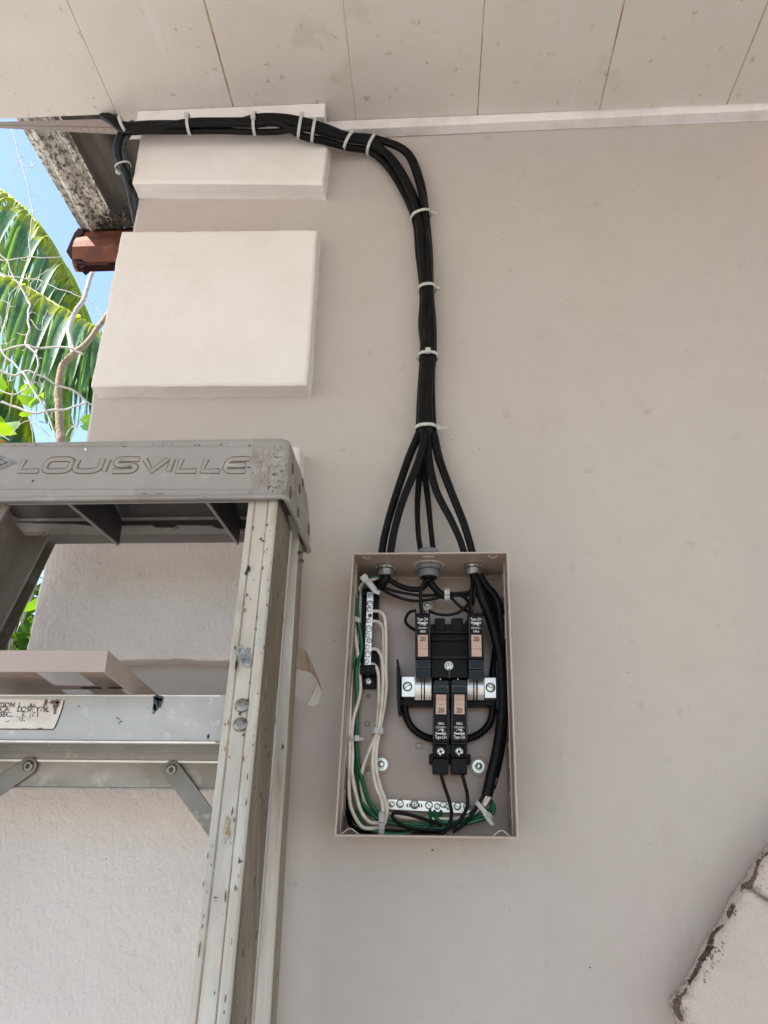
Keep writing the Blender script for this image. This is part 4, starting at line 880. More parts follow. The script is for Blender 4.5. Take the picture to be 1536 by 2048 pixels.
wire([(812, 1388, -.026), (810, 1400, -.026), (810, 1420, -.024), (815, 1440, -.022), (826, 1457, -.020), (843, 1470, -.018), (866, 1478, -.016), (900, 1482, -.014), (935, 1477, -.016), (958, 1468, -.018), (974, 1454, -.020), (983, 1436, -.022), (985, 1415, -.024), (984, 1390, -.026)], 'cable', .0045, 'heavy black jumper cable looping behind the breakers from lug to lug', 'cable', None, k=8, n=14)
# cut sheath collar
# ties inside the panel
gp = 'small nylon ties inside the panel'
Vd, Ad, Dd = V((0, 0, -1)), V((1, 0, 0)), V((0, -1, 0))
loop_tie(P(741, 1170, -.040), V((.75, 0, .6)).normalized(), V((.6, 0, -.75)).normalized(), Dd, .0105, .008, 'nylon tie with a long bent tail and square lock, above the neutral bar', gp, (2.6,), wid=.0060, tail=.0)
k = B(); p0, p1 = P(731, 1160, -.052), P(755, 1188, -.046); dd = (p1 - p0).normalized(); ss = dd.cross(V((0, 1, 0))).normalized()
k.tube(smooth([p0, p0.lerp(p1, .35) + V((0, -.002, 0)), p0.lerp(p1, .75), p1 + V((.003, 0, .001))], 8), .0030, 'tie', 10, flat=(V((0, 1, 0)), .3)); k.hexa([p0 - dd * .0065 - ss * .0045, p0 - dd * .0065 + ss * .0045, p0 + dd * .002 + ss * .0045, p0 + dd * .002 - ss * .0045], V((0, -.0035, 0)), 'tie', .0008)
kk = k.build('tail'); tt = [o for o in bpy.data.objects if o.name.startswith('cable_tie') and o.get('label', '').startswith('nylon tie with a long bent tail')][0]; kk.parent = tt; kk.location = -tt.location
loop_tie(P(711, 1242, -.027), Vd, Ad, Dd, .0062, .0062, 'nylon tie around the green and white wires level with the fourth neutral bar screw', gp, (1.57,), wid=.0062, tail=0, headsz=.9)
loop_tie(P(706, 1478, -.028), Vd, Ad, Dd, .0066, .0068, 'nylon tie with a tail pointing into the panel, on the wires along the side wall', gp, (1.0,), wid=.0050, tail=.0095, taildir=V((1, -.15, -.1)), headsz=.9)
loop_tie(P(755, 1463, -.035), Vd, Ad, Dd, .0068, .0072, 'nylon tie around the bunch of four white wires below the neutral bar', gp, (1.57,), wid=.0068, tail=0, headsz=.9)
loop_tie(P(764, 1648, -.040), Ad, V((0, 0, 1)), Dd, .0125, .0085, 'upright nylon tie holding the white and green wires at the bottom corner end', gp, (1.3,), wid=.0066, tail=0, headsz=.8)
loop_tie(P(894, 1189, -.039), Ad, V((0, 0, 1)), Dd, .0068, .0062, 'small square nylon tie on the black wires between the two hubs', gp, (1.57,), wid=.0068, tail=0, headsz=.9)
loop_tie(P(967, 1622, -.042), V((.75, 0, .65)).normalized(), V((-.65, 0, .75)).normalized(), Dd, .0125, .0075, 'slanted nylon tie with a pointed tail over the green wires by the ground bar end', gp, (2.1,), wid=.0050, tail=0)
k = B(); p0, p1 = P(969, 1627, -.052), P(987, 1652, -.056); dd = (p1 - p0).normalized(); ss = dd.cross(V((0, 1, 0))).normalized()
k.hexa([p0 - ss * .0024, p1 - dd * .003 - ss * .0024, p1 + ss * .001, p1 - dd * .005 + ss * .0024, p0 + ss * .0024], V((0, .0012, 0)), 'tie', .0003, 1)
kk = k.build('tail'); tt = [o for o in bpy.data.objects if o.get('label', '').startswith('slanted nylon tie with a pointed tail')][0]; kk.parent = tt; kk.location = -tt.location
# ================================================================== STEP LADDER
# its front rails lean back towards the wall: Y of their front face at height z
ZT = CAM.z + .329
def yl(z): return -.244 - .2 * (ZT - z)
LP0 = V((0, yl(ZT), ZT)); LT = V((0, -.2, -1)).normalized(); LN = V((0, -1, .2)).normalized()       # down the rail, out of its front face
def PL(px, py, off=0.0): return PP(px, py, LP0 + LN * off, LN)
lad = thing('step_ladder', (-.32, -.45, 0), 'worn grey aluminium step ladder with a plastic top cap, in front of the wall', 'ladder')
def rail(xr_top, xr_bot, wdt, sgn, name, label=None, m1='lad', m2='ladrib'):
    """C channel open towards the other rail; sgn=+1: web on the +x side. xr: outer edge at the top and 0.4635 m lower"""
    bottom = 0.0; zt_ = ZT + .015
    dx = (xr_bot - xr_top) / .4635
    def at(z): return V((xr_top + dx * (ZT - z), yl(z), z))
    a, c = at(zt_), at(bottom); t = (c - a).normalized()
    D = -LN                                            # into depth
    X = V((1, 0, 0)) * -sgn                            # from the web towards the opening
    W = wdt; dep = .092; f = 0.0
    # outline of the section: front flange with edge beads and two grooves, ribbed web, back flange
    fr = [(W, .004), (W, .0008), (W - .0012, 0), (W - .0060, 0), (W - .0068, .0011), (W - .0078, .0011), (W - .0086, .0002), (.0112, .0002), (.0106, .0009), (.0098, .0009), (.0092, -.0006), (.0075, -.0010), (.0022, -.0010), (.0004, .0003), (0, .0018)]
    web = []; nrib = 18
    y0 = .0050; web.append((0, y0))
    for i in range(nrib):
        ya = y0 + (dep - .012 - y0) * i / nrib; yb_ = y0 + (dep - .012 - y0) * (i + .55) / nrib
        web += [(-.0008, ya + .0003), (-.0008, yb_), (.0006, yb_ + .0003)]
    web += [(0, dep - .010), (-.0012, dep - .008), (-.0012, dep - .001), (0, dep)]
    back = [(W, dep), (W, dep - .004), (W - .002, dep - .004), (W - .002, dep - .002), (.002, dep - .002), (.002, .002), (W - .002, .002), (W - .002, .004)]
    prof = fr + web + back; n = len(prof)
    segs = 8; vs = []
    for j in range(segs + 1):
        p = a.lerp(c, j / segs)
        for x, y in prof: vs.append(p + X * x + D * y)
    b = B(); nf = len(fr)
    for j in range(segs):
        for i in range(n):
            k = (i + 1) % n
            mat = m1
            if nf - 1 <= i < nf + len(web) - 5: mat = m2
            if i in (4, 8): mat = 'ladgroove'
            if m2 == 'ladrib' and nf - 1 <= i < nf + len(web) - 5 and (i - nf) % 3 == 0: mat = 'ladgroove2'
            b.add([vs[j * n + i], vs[j * n + k], vs[(j + 1) * n + k], vs[(j + 1) * n + i]], [[0, 1, 2, 3]], mat)
    o = b.build(name, lad)
    if label: o['label'] = label
    return o
RR = rail(-.1634, -.1519, .0320, 1, 'front_rail')
RL = rail(-.4950, -.5800, .0320, -1, 'front_rail', 'brown front rail with shade and grime in its colour', 'ladshadedirt', 'ladshadedirt')
def splash(bd, px, py, rx, ry, mat, seed, off=.0012, jag=.45):
    bd.blob(PL(px, py, off), V((1, 0, 0)), -LT, rx, ry, LN, mat, jag, 16, seed)
k = B()
for i, (x, y, rx, ry) in enumerate([(534, 1050, .0013, .0017), (522, 1078, .0012, .0024), (526, 1082, .0018, .0010), (497, 1138, .0022, .0048), (492, 1146, .0015, .0030), (494, 1190, .0009, .0030), (514, 1235, .0006, .0024), (512, 1258, .0006, .0016), (487, 1470, .0010, .0018), (540, 1062, .0006, .0006), (482, 1723, .0018, .0010), (431, 1795, .0022, .0006), (470, 1296, .0010, .0022), (473, 1330, .0016, .0060), (506, 1490, .0006, .0014), (480, 1427, .0014, .0024)]):
    splash(k, x, y, rx, ry, 'blackp', i)
k.build('paint_mark', RR)
yf = -.2560
k = B(); rnd = random.Random(77)
for i in range(60):                                     # scattered nicks, drips and grime specks down the rail
    y = rnd.uniform(1010, 2040); f_ = (y - 1000) / 1048; xl_ = 507 - 137 * f_; xr_ = 562 - 108 * f_
    x = xl_ + (xr_ - xl_) * rnd.choice((rnd.random(), .12, .62, .9)); r_ = rnd.uniform(.0002, .0008)
    splash(k, x, y, r_, r_ * rnd.uniform(1, 7), rnd.choice(('blackp', 'capbr', 'capbr', 'rivet')), 200 + i, .0009, .5)
for i in range(70):
    z = ZT - rnd.uniform(.02, .60); dpt = rnd.uniform(.008, .080); p = V((-.1634 + (.0115 / .4635) * (ZT - z) + .0009, yl(z) + dpt, z)); r_ = rnd.uniform(.0003, .0011)
    k.blob(p, V((0, 1, 0)), -LT, r_, r_ * rnd.uniform(1.5, 8), V((1, 0, 0)), rnd.choice(('blackp', 'capbr', 'ochre', 'captan')), .5, 9, 300 + i)
tag(k.build('grime_speck', RR), kind='stuff')
k = B()
for i in range(125):                                    # dirt gathered at the handled corner and top edge of the cap
    u = rnd.random(); x = 572 - abs(rnd.gauss(0, 26)) if i < 95 else rnd.uniform(0, 560); y = rnd.uniform(893, 985) if i < 95 else 889 + abs(rnd.gauss(0, 2.5))
    r_ = rnd.uniform(.0002, .0009) * (1 if i < 95 else 1.4)
    if x > 566: continue
    k.blob(P(x, y, yf + .0038), V((1, 0, 0)), V((0, 0, 1)), r_ * (1 if i < 95 else 1.6), r_ * rnd.uniform(.6, 2.5 if i < 95 else .8), V((0, -1, 0)), rnd.choice(('capbr', 'rivet', 'blackp', 'captan')), .55, 9, 500 + i)
KCAP = k
k = B()
for i, (x, y, rx, ry) in enumerate([(488, 1310, .0080, .0100), (492, 1325, .0060, .0080), (478, 1300, .003, .008)]): splash(k, x, y, rx, ry, 'emblem', 40 + i, .0010, .6)
k.build('scuff_patch', RR)
k = B()
for i, (x, y, rx, ry) in enumerate([(453, 1650, .0030, .0100), (455, 1668, .0026, .0060), (448, 1683, .0020, .0022)]): splash(k, x, y, rx, ry, 'ochre', 60 + i, .0008, .55)
k.build('rust_stain', RR)
for x, y in ((484, 1411), (481, 1449)):
    k = B(); k.lathe(PL(x, y, .0002), LN, [(0, .0068), (.0008, .0066), (.0016, .0052), (.0019, .002)], 'rivetg', 28); k.build('rivet', RR)

# ---- rear rails, nearly upright behind the front ones
def rear(xo, yfr, sgn, wdt=.0205, dx=0.0, ztop=None, m1='lad'):
    ztop = ztop or ZT + .03; a, c = V((xo, yfr, ztop)), V((xo + dx * ztop, yfr, 0)); X = V((-sgn, 0, 0)); D = V((0, 1, 0)); dep = .036
    fr = [(wdt, .0030), (wdt, 0), (wdt - .0045, 0), (wdt - .0050, .0007), (.0085, .0007), (.0080, .0002), (.0050, -.0008), (.0012, -.0008), (0, .0006)]
    web = []
    for i in range(8):
        ya = .003 + .028 * i / 8; web += [(-.0005, ya), (-.0005, ya + .0018), (.0002, ya + .0022)]
    back = [(0, dep), (wdt, dep), (wdt, dep - .002), (.002, dep - .002), (.002, .0026)]
    prof = fr + web + back; n = len(prof); b = B(); A = [a + X * x + D * y for x, y in prof]; C = [c + X * x + D * y for x, y in prof]; nf = len(fr)
    for i in range(n):
        k = (i + 1) % n; b.add([A[i], A[k], C[k], C[i]], [[0, 1, 2, 3]], ('ladrib' if m1 == 'lad' else m1) if nf - 1 <= i < nf + len(web) else m1)
    b.add(A, [list(range(n))], m1)
    return b.build('rear_rail', lad)
RE = rear(-.1590, -.130, 1)
qa, qb = P(88, 1063, -.118), P(0, 1245, -.118); q_s = (qa.x - qb.x) / (qa.z - qb.z)
RE2 = rear(qa.x - .036, -.118, -1, .036, -q_s, qa.z, 'ladshadedirt')
for x, y in ((600, 1105), (603, 1122)):
    k = B(); k.lathe(P(x, y, -.1315), (0, -1, 0), [(0, .0030), (.0008, .0028)], 'rivet', 16); k.build('rivet', RE)

# ---- top cap: hollow moulded shell, open below
xl, xr = -.550, -.1535; zb0, ztp = ZT - .0015, CAM.z + .4035; yf, ybk = -.2560, -.0760
side = [(yf, zb0), (yf + .0006, zb0 + .004), (yf + .004, zb0 + .0055), (yf + .004, ztp - .0065), (yf + .0055, ztp - .002), (yf + .010, ztp)]
side += [(-.175, ztp), (-.150, ztp - .004), (-.118, ztp - .010), (-.098, ztp - .020), (-.084, ztp - .034), (-.077, ztp - .048), (ybk, ztp - .060), (ybk, zb0 + .001)]
b = B(); inner = []
th_ = .0035
z_rb = P(300, 1046, ybk).z
def capring(x, ins=0.0, zi=0.0): return [V((v.x, v.y, v.z if (k_i < 13 or x > xr - .03) else z_rb)) for k_i, v in enumerate(capring0(x, ins))]
def capring0(x, ins=0.0, zi=0.0): return [V((x, y + (ins if y < -.17 else -ins if y > -.10 else 0), z - (ins if z > zb0 + .02 and y > yf + .0054 and y < -.077 else 0))) for y, z in side]
rin = .010
xs_ = [(xl, .0045), (xl + .004, .0012), (xl + rin, 0)] + [(xl + rin + (xr - xl - 2 * rin) * i / 12, 0) for i in range(1, 12)] + [(xr - rin, 0), (xr - .004, .0012), (xr - .0012, .0030), (xr, .0055)]
rows = [capring(x, i_) for x, i_ in xs_]; m = len(side); vs = [p for r in rows for p in r]
for i in range(len(rows) - 1):
    mat = 'capd' if rows[i][0].x > xr - .045 else 'cap'
    for j in range(m - 1): b.add([rows[i][j], rows[i + 1][j], rows[i + 1][j + 1], rows[i][j + 1]], [[0, 1, 2, 3]], mat, j > 2 and j < m - 2)
b.add(rows[-1], [list(range(m))], 'capd'); b.add(rows[0], [list(range(m))], 'cap')
cap = None
# inner faces: front wall, top, rear wall with its notched lower edge
b.box(xl + .01, yf + .0075, zb0 + .004, xr - .010, yf + .0072 + .0006, ztp - .004, 'capshade')
b.hexa([(xl + .01, yf + .008, ztp - .0075), (xr - .01, yf + .008, ztp - .0075), (xr - .01, -.125, ztp - .0185), (xl + .01, -.125, ztp - .0185)], V((0, 0, .001)), 'capshade')
cap = b.build('top_cap', lad)
rim = B(); rim.tube([V((xl, yf + .003, zb0 + .0022)), V((xr - .004, yf + .003, zb0 + .0022)), V((xr - .0005, yf + .006, zb0 + .002)), V((xr, yf + .012, zb0 + .002)), V((xr, ybk - .004, zb0 + .002)), V((xr - .003, ybk, zb0 + .002))], .0029, 'cap', 10); rim.build('lower_rim', cap)
# rear inside wall, its bottom edge stepped
b = B(); yw = -.086
steps = [(-120, 1048), (150, 1050), (222, 1057), (232, 1053), (305, 1052), (312, 1057), (350, 1057), (356, 1052), (425, 1053), (436, 1059), (530, 1060), (600, 1075)]
tp = [P(x, y, yw) for x, y in steps]; tp[0].x = max(tp[0].x, xl + .004)
b.hexa([V((tp[0].x, yw, ztp - .03))] + tp + [V((tp[-1].x, yw, ztp - .03))], V((0, .003, 0)), 'capshade')
b.hexa([V((tp[0].x, yw, ztp - .03)), V((tp[-1].x, yw, ztp - .03)), V((tp[-1].x, -.126, ztp - .0150)), V((tp[0].x, -.126, ztp - .0150))], V((0, 0, .002)), 'capshade')
b.tube([p + V((0, -.001, 0)) for p in tp], .0014, 'capd', 8)
b.build('rear_wall', cap)
for xa, xb in ((163, 208), (422, 462)):
    k = B(); p0, p1 = P(xa, 1000, yf + .010), P(xb, 1034, yw - .002)
    xm = (p0.x + p1.x) / 2; k.hexa([V((xm, yf + .009, zb0 + .006)), V((xm, yw - .001, zb0 + .010)), V((xm, yw - .001, ztp - .034)), V((xm, -.13, ztp - .02)), V((xm, yf + .009, ztp - .009))], V((.003, 0, 0)), 'capshade')
    k.tube([V((xm + .0015, yf + .009, zb0 + .006)), V((xm + .0015, yw - .002, zb0 + .010))], .0019, 'cap', 8); k.build('stiffening_rib', cap)
k = B(); k.box(xl + .03, yf + .0120, zb0 + .0005, xr - .034, yf + .0145, zb0 + .012, 'cap', .0006); k.build('inner_lip', cap)
# cap front relief: raised lettering with grime round it
yF = yf + .004
def stroke(bd, pts, r, mat, y, fl=.35): bd.tube([V((p.x, y, p.z)) for p in pts], r, mat, 10, flat=(V((0, 1, 0)), fl))
U0, U1 = P(36, 930, yF), P(494, 931, yF)
H_ = (P(250, 915, yF) - P(250, 947, yF)).length; Ltot = (U1 - U0).length; base_z = P(250, 947, yF).z
def arc(cx, cy, rx, ry, a0, a1, n=8): return [(cx + rx * math.cos(math.radians(a0 + (a1 - a0) * i / n)), cy + ry * math.sin(math.radians(a0 + (a1 - a0) * i / n))) for i in range(n + 1)]
G = {'L': [[(0, 1), (0, 0), (1, 0)]],
     'O': [arc(.28, .28, .28, .28, 180, 270) + arc(.72, .28, .28, .28, 270, 360) + arc(.72, .72, .28, .28, 0, 90) + arc(.28, .72, .28, .28, 90, 180) + [(0, .28)]],
     'U': [[(0, 1), (0, .35)] + arc(.35, .33, .35, .33, 180, 270) + arc(.65, .33, .35, .33, 270, 360) + [(1, .35), (1, 1)]],
     'I': [[(0, 1), (0, 0)]],
     'S': [[(1, 1), (.25, 1)] + arc(.25, .75, .25, .25, 90, 270) + [(.75, .5)] + arc(.75, .25, .25, .25, 90, -90) + [(0, 0)]],
     'V': [[(0, 1), (.5, 0), (1, 1)]],
     'E': [[(1, 1), (.2, 1), (0, .8), (0, .2), (.2, 0), (1, 0)], [(0, .5), (.9, .5)]]}
lay_ = [('L', 38, 76), ('O', 86, 136), ('U', 146, 196), ('I', 207, 207), ('S', 224, 268), ('V', 280, 326), ('I', 336, 336), ('L', 354, 392), ('L', 404, 438), ('E', 448, 490)]
k = B()
for ch, xa, xb in lay_:
    pa, pb_ = P(xa, 947, yF), P(xb, 947, yF); wd_ = pb_.x - pa.x
    for st in G[ch]:
        pts = [V((pa.x + u * wd_ + v * .0035, 0, pa.z + .0026 + v * (H_ - .0052))) for u, v in st]
        if ch in 'LVEI': pts2 = []
        stroke(k, pts, .0036, 'capbr', yF - .0001, .10); stroke(k, pts, .0027, 'captan', yF - .0003, .28); stroke(k, pts, .0014, 'cap', yF - .0008, .3)
k.build('lettering', cap); tag(KCAP.build('grime_speck', cap), kind='stuff')
# emblem at the frame edge: diamond with a dark ring
k = B(); ec = P(-6, 926, yF); R_ = .026; dy = .0125
for s_, m_, y_, t_h in ((1.0, 'captan', -.0003, .0006), (.90, 'emblem', -.0008, .0005), (.50, 'capbr', -.0012, .0004), (.42, 'emblem', -.0016, .0004)):
    k.hexa([V((ec.x - R_ * s_, yF + y_, ec.z)), V((ec.x, yF + y_, ec.z - dy * s_)), V((ec.x + R_ * s_, yF + y_, ec.z)), V((ec.x, yF + y_, ec.z + dy * s_))], V((0, t_h, 0)), m_)
k.build('emblem', cap)
k = B(); k.blob(P(2, 883, yF), V((1, 0, 0)), V((0, 0, 1)), .006, .0012, V((0, -1, 0)), 'red', .3, 14, 3); k.build('red_mark', cap)
k = B()
for i, (x, y, r1, r2, m_) in enumerate([(171, 899, .0018, .0028, 'white'), (538, 973, .0030, .0018, 'rusty'), (66, 962, .0012, .0014, 'blackp'), (155, 896, .0012, .0010, 'emblem'), (497, 935, .0022, .0010, 'blackp'), (470, 928, .004, .0004, 'capbr'), (560, 962, .0014, .0006, 'blackp'), (290, 987, .004, .0012, 'emblem'), (320, 987, .005, .0010, 'emblem')]):
    k.blob(P(x, y, yF - .0002), V((1, 0, 0)), V((0, 0, 1)), r1, r2, V((0, -1, 0)), m_, .5, 12, i + 5)
k.build('paint_mark', cap)
# panel border line near the cap end, stained rivets on the cap side
k = B()
for pts in ([(528, 893), (514, 978)], [(0, 892), (528, 893)], [(0, 978), (514, 979)]): k.tube([P(x, y, yF - .0001) for x, y in pts], .0007, 'captan' if pts[0][0] else 'cap', 6)
k.build('raised_border', cap)
for x, y, r in ((585, 938, .0062), (581, 985, .0068), (599, 978, .0065), (596, 1024, .0065), (605, 965, .0052), (617, 1058, .0075)):
    p = PX(x, y, xr); k = B(); k.lathe(p + V((.0002, 0, 0)), (1, 0, 0), [(0, r), (.0006, r * .95), (.0004, r * .7)], 'rivet', 20); k.build('rivet', cap)

# ---- step
Zs = CAM.z
def stepz(px, py, Y): return P(px, py, Y).z
yfs = yl(CAM.z + .120) + .004
st_top, st_bot = P(250, 1390, yfs).z, P(250, 1487, yfs).z
xa, xb = -.62, P(458, 1440, yfs).x
b = B()
ybk_s = yfs + .082; tilt = .012
sec = [(yfs, st_top), (yfs, st_bot + .003), (yfs - .0016, st_bot + .0016), (yfs - .0012, st_bot), (yfs + .006, st_bot), (yfs + .006, st_bot + .0025), (yfs + .002, st_bot + .004), (yfs + .002, st_top - .0025), (ybk_s - .002, st_top - .0025 - tilt), (ybk_s - .002, st_bot), (ybk_s, st_bot), (ybk_s, st_top - tilt)]
A = [V((xa, y, z)) for y, z in sec]; C = [V((xb, y, z)) for y, z in sec]; n = len(sec)
b.add(A + C, [[i, (i + 1) % n, n + (i + 1) % n, n + i] for i in range(n)], 'step'); b.add(A + C, [list(range(n)), list(range(n, 2 * n))], 'step')
STEP = b.build('step', lad)
yr_ = ybk_s + .003
k = B(); z0, z1, z2, z3 = P(250, 1493, yfs + .03).z, P(250, 1521, yr_).z, P(250, 1524, yr_).z, P(250, 1577, yr_).z
k.hexa([V((xa, yr_, P(0, 1490, yr_).z)), V((xb + .02, yr_, P(0, 1490, yr_).z)), V((xb + .02, yr_, z1)), V((xa, yr_, z1))], V((0, .004, 0)), 'step')
k.hexa([V((xa, yr_ - .002, z1 + .0004)), V((xb + .02, yr_ - .002, z1 + .0004)), V((xb + .02, yr_ - .002, z2 - .0006)), V((xa, yr_ - .002, z2 - .0006))], V((0, .004, 0)), 'alu', .0004)
k.hexa([V((xa, yr_, z2 - .0008)), V((xb + .02, yr_, z2 - .0008)), V((xb + .02, yr_, z3)), V((xa, yr_, z3))], V((0, .003, 0)), 'brace2')
k.tube([V((xa, yr_, z3)), V((xb + .02, yr_, z3))], .0012, 'step', 8)
k.build('rear_lip', STEP)
SN = V((0, -1, 0))
k = B(); k.tube([V((xa, yfs - .0012, st_bot + .0014)), V((xb - .01, yfs - .0012, st_bot + .0014))], .0014, 'alu', 10); k.tube([V((xa, yfs + .001, st_top - .0004)), V((xb - .01, yfs + .001, st_top - .0004))], .0012, 'alu', 8); k.build('rolled_edge', STEP)
k = B()
for i, (x, y, r1, r2) in enumerate([(316, 1396, .0062, .0040), (312, 1407, .0038, .0085), (320, 1404, .0032, .0060), (309, 1418, .0022, .0050)]): k.blob(P(x, y, yfs - .0002), V((1, 0, 0)), V((0, 0, 1)), r1, r2, SN, 'blackp', .45, 14, 80 + i)
k.blob(P(306, 1424, yfs - .0008), V((1, 0, 0)), V((0, 0, 1)), .0014, .0026, SN, 'emblem', .4, 9, 90)
for i, (x, y) in enumerate([(417, 1471), (416, 1474), (238, 1438), (234, 1436), (242, 1443), (238, 1446)]): k.blob(P(x, y, yfs - .0002), V((1, 0, 0)), V((0, 0, 1)), .0013, .0022 if x > 400 else .0007, SN, 'blackp', .5, 9, 95 + i)
k.build('paint_mark', STEP)
# worn sticker with half lost lettering
k = B(); q = [(-120, 1394), (128, 1401), (124, 1418), (118, 1435), (110, 1454), (106, 1459), (-120, 1457)]
k.hexa([P(x, y, yfs - .0004) for x, y in q], V((0, .0003, 0)), 'sticker')
for s_, x, y, sz in (("CAUTION  L    AE", 22, 1410.5, .0062), ("YOU 'CA_  LOSE YOL", 30, 1419, .0070), ("SEC..  .  K  IT I", 38, 1429.5, .0062), ("_.      LL. V", 36, 1438.5, .0052)): text_into(k, s_, sz, P(x, y, yfs - .0006), 'ink', sx=1.0, off=.02)
for i, (x, y, r1, r2) in enumerate([(92, 1404, .0022, .0055), (88, 1412, .0010, .0060), (105, 1404, .0050, .0040), (112, 1410, .0040, .0070), (116, 1403, .0045, .0030), (110, 1424, .0020, .0050), (52, 1458, .006, .0009), (80, 1457, .005, .0008)]): k.blob(P(x, y, yfs - .0006), V((1, 0, 0)), V((0, 0, 1)), r1 * .8, r2 * .8, SN, 'rivet', .65, 18, 120 + i)
k.tube([P(x, y, yfs - .0005) for x, y in q[1:]], .0005, 'capbr', 6)
k.build('warning_sticker', STEP)
# diagonal strap braces pinned to the rear lip
def brace(x0, y0, x1, y1, w_):
    Y0, Y1 = yr_ - .004, yr_ - .006
    a, c = P(x0, y0, Y0), P(x1, y1, Y1); t = (c - a).normalized(); s = t.cross(V((0, 1, 0))).normalized(); pts = []
    for i in range(11): an = math.pi * i / 10; pts.append(a + s * (w_ / 2 * math.cos(an)) - t * (w_ / 2 * math.sin(an)))
    pts += [c - s * w_ / 2, c + s * w_ / 2]
    k = B(); k.hexa(pts, V((0, .0022, 0)), 'brace', .0005); o = k.build('diagonal_brace', lad)
    k = B(); k.lathe(a + V((0, -.0001, 0)), SN, [(0, .0058), (.0010, .0054), (.0016, .0036), (.0009, .0018)], 'rivetg', 24); k.lathe(a + V((0, -.0012, 0)), SN, [(0, .0022), (.0002, .0022)], 'steeld', 14); k.build('rivet', o)
brace(343, 1539, 470, 1712, .0180); brace(56, 1532, -60, 1613, .0180)

# ================================================================== PANEL COVER LYING ON THE STEP
s0 = -.0
def CV(px, py, Y): return P(px, py, Y)
y1c = -.350; f_tr, f_br = P(218, 1300, y1c), P(208, 1344, y1c)
hh_ = (f_tr.z - f_br.z); xc_ = (f_tr.x + f_br.x) / 2 + .0
y2c = y1c + .205; slope = (st_top + .0006 - tilt * .0 - f_br.z) / (yfs - y1c)
cov = thing('panel_cover', (xc_ - .16, -.25, st_top), 'taupe metal panel cover with breaker cutouts, lying face up on the ladder step', 'panel cover')
z_b = lambda y: f_br.z + slope * (y - y1c)
wc = .338; X0, X1 = xc_ - wc, xc_
b = B(); T2 = .0013
# sloping frame: helper for a sheet between two x and two y at height offset
def sheetbox(xa_, xb_, ya_, yb_, o0, o1, mat='enamel', bev=0): b.hexa([V((xa_, ya_, z_b(ya_) + o0)), V((xb_, ya_, z_b(ya_) + o0)), V((xb_, ya_, z_b(ya_) + o1)), V((xa_, ya_, z_b(ya_) + o1))], V((0, yb_ - ya_, slope * (yb_ - ya_))), mat, bev)
xbk = P(307, 1387, y2c).x
def sk(x, y): return x                                  # straight sides
sheetbox(X0, X1, y1c, y1c + T2, 0, hh_, 'enamel', .0005)
sheetbox(X0, X1, y2c - T2, y2c, 0, hh_ - .0002, 'enamel')
sheetbox(X1 - T2, X1 - .0001, y1c + T2 * .9, y2c - T2, 0, hh_ - .0003, 'enamel'); sheetbox(X0 + .0001, X0 + T2, y1c + T2 * .9, y2c - T2, 0, hh_ - .0003, 'enamel')
# top plate with cutouts
def hole(p4):
    zz = lambda px, py: None
    xs, ys = [], []
    for px, py in p4:
        # intersect with the plate plane
        n_ = V((0, -slope, 1)).normalized(); p = PP(px, py, V((0, y1c, f_br.z + hh_ - T2)), n_); xs.append(p.x); ys.append(p.y)
    return min(xs) * .5 + sorted(xs)[1] * .5, sorted(xs)[2] * .5 + max(xs) * .5, min(ys) * .5 + sorted(ys)[1] * .5, sorted(ys)[2] * .5 + max(ys) * .5
h1 = hole([(64, 1345), (156, 1345), (191, 1371), (110, 1371)])
h2x = h1[0] + .004
ya1, yb1 = h1[2], h1[3]
gx0, gx1 = h1[0], h1[1]
ya2, yb2_ = yb1 + .014, min(y2c - .012, yb1 + .060)
def plate(xa_, xb_, ya_, yb_):
    if xb_ - xa_ > .0005 and yb_ - ya_ > .0005: sheetbox(xa_, xb_, ya_, yb_, hh_ - T2, hh_ - .0002, 'enamel')
plate(X0 + T2, X1 - T2, y1c + T2, ya1); plate(X0 + T2, gx0, ya1, y2c - T2); plate(gx1, X1 - T2, ya1, ya2 - .002)
plate(gx0, gx1, yb1, ya2); plate(gx0 + .030, X1 - .032, ya2, yb2_); plate(gx0, X1 - T2, yb2_, y2c - T2); plate(X1 - .012, X1 - T2, ya2 - .002, yb2_)
b.build('cover_plate', cov)
for i in range(2):
    b = B(); xx = gx0 + .026 + i * .028; sheetbox(xx, xx + .020, ya2 - .008, ya2 - .005, hh_ - T2 - .0008, hh_ - T2 - .0001, 'steeld'); b.build('punched_slot', cov)

# ================================================================== TAPE
tp_ = thing('tape_strip', tuple(P(610, 1400, -.09)), 'dirty brown tape peeling off the ladder rail in a fold with a clear loose end', 'tape')
def ribbon(ctr, mat, name, parent):
    k = B(); vs = []
    for (xa_, ya_, Ya), (xb_, yb_, Yb) in ctr: vs += [P(xa_, ya_, Ya), P(xb_, yb_, Yb)]
    nn = len(ctr); up_ = [p + V((0, .0004, 0)) for p in vs]; o = len(vs)
    fs = [[2 * i, 2 * i + 1, 2 * i + 3, 2 * i + 2] for i in range(nn - 1)]
    k.add(vs + up_, fs + [[j + o for j in f[::-1]] for f in fs], mat, True); return k.build(name, parent)
ribbon([((590, 1301, -.100), (590, 1338, -.100)), ((598, 1297, -.098), (598, 1339, -.098)), ((606, 1297, -.094), (606, 1341, -.094)), ((611, 1300, -.090), (614, 1343, -.090)), ((616, 1311, -.086), (623, 1346, -.088))], 'tape', 'taped_end', tp_)
ribbon([((613, 1302, -.091), (620, 1343, -.089)), ((621, 1320, -.088), (627, 1352, -.087)), ((627, 1334, -.086), (633, 1360, -.086)), ((633, 1348, -.084), (637, 1368, -.084)), ((638, 1360, -.082), (640, 1374, -.082)), ((643, 1380, -.080), (643.5, 1384, -.080))], 'tape', 'folded_edge', tp_)
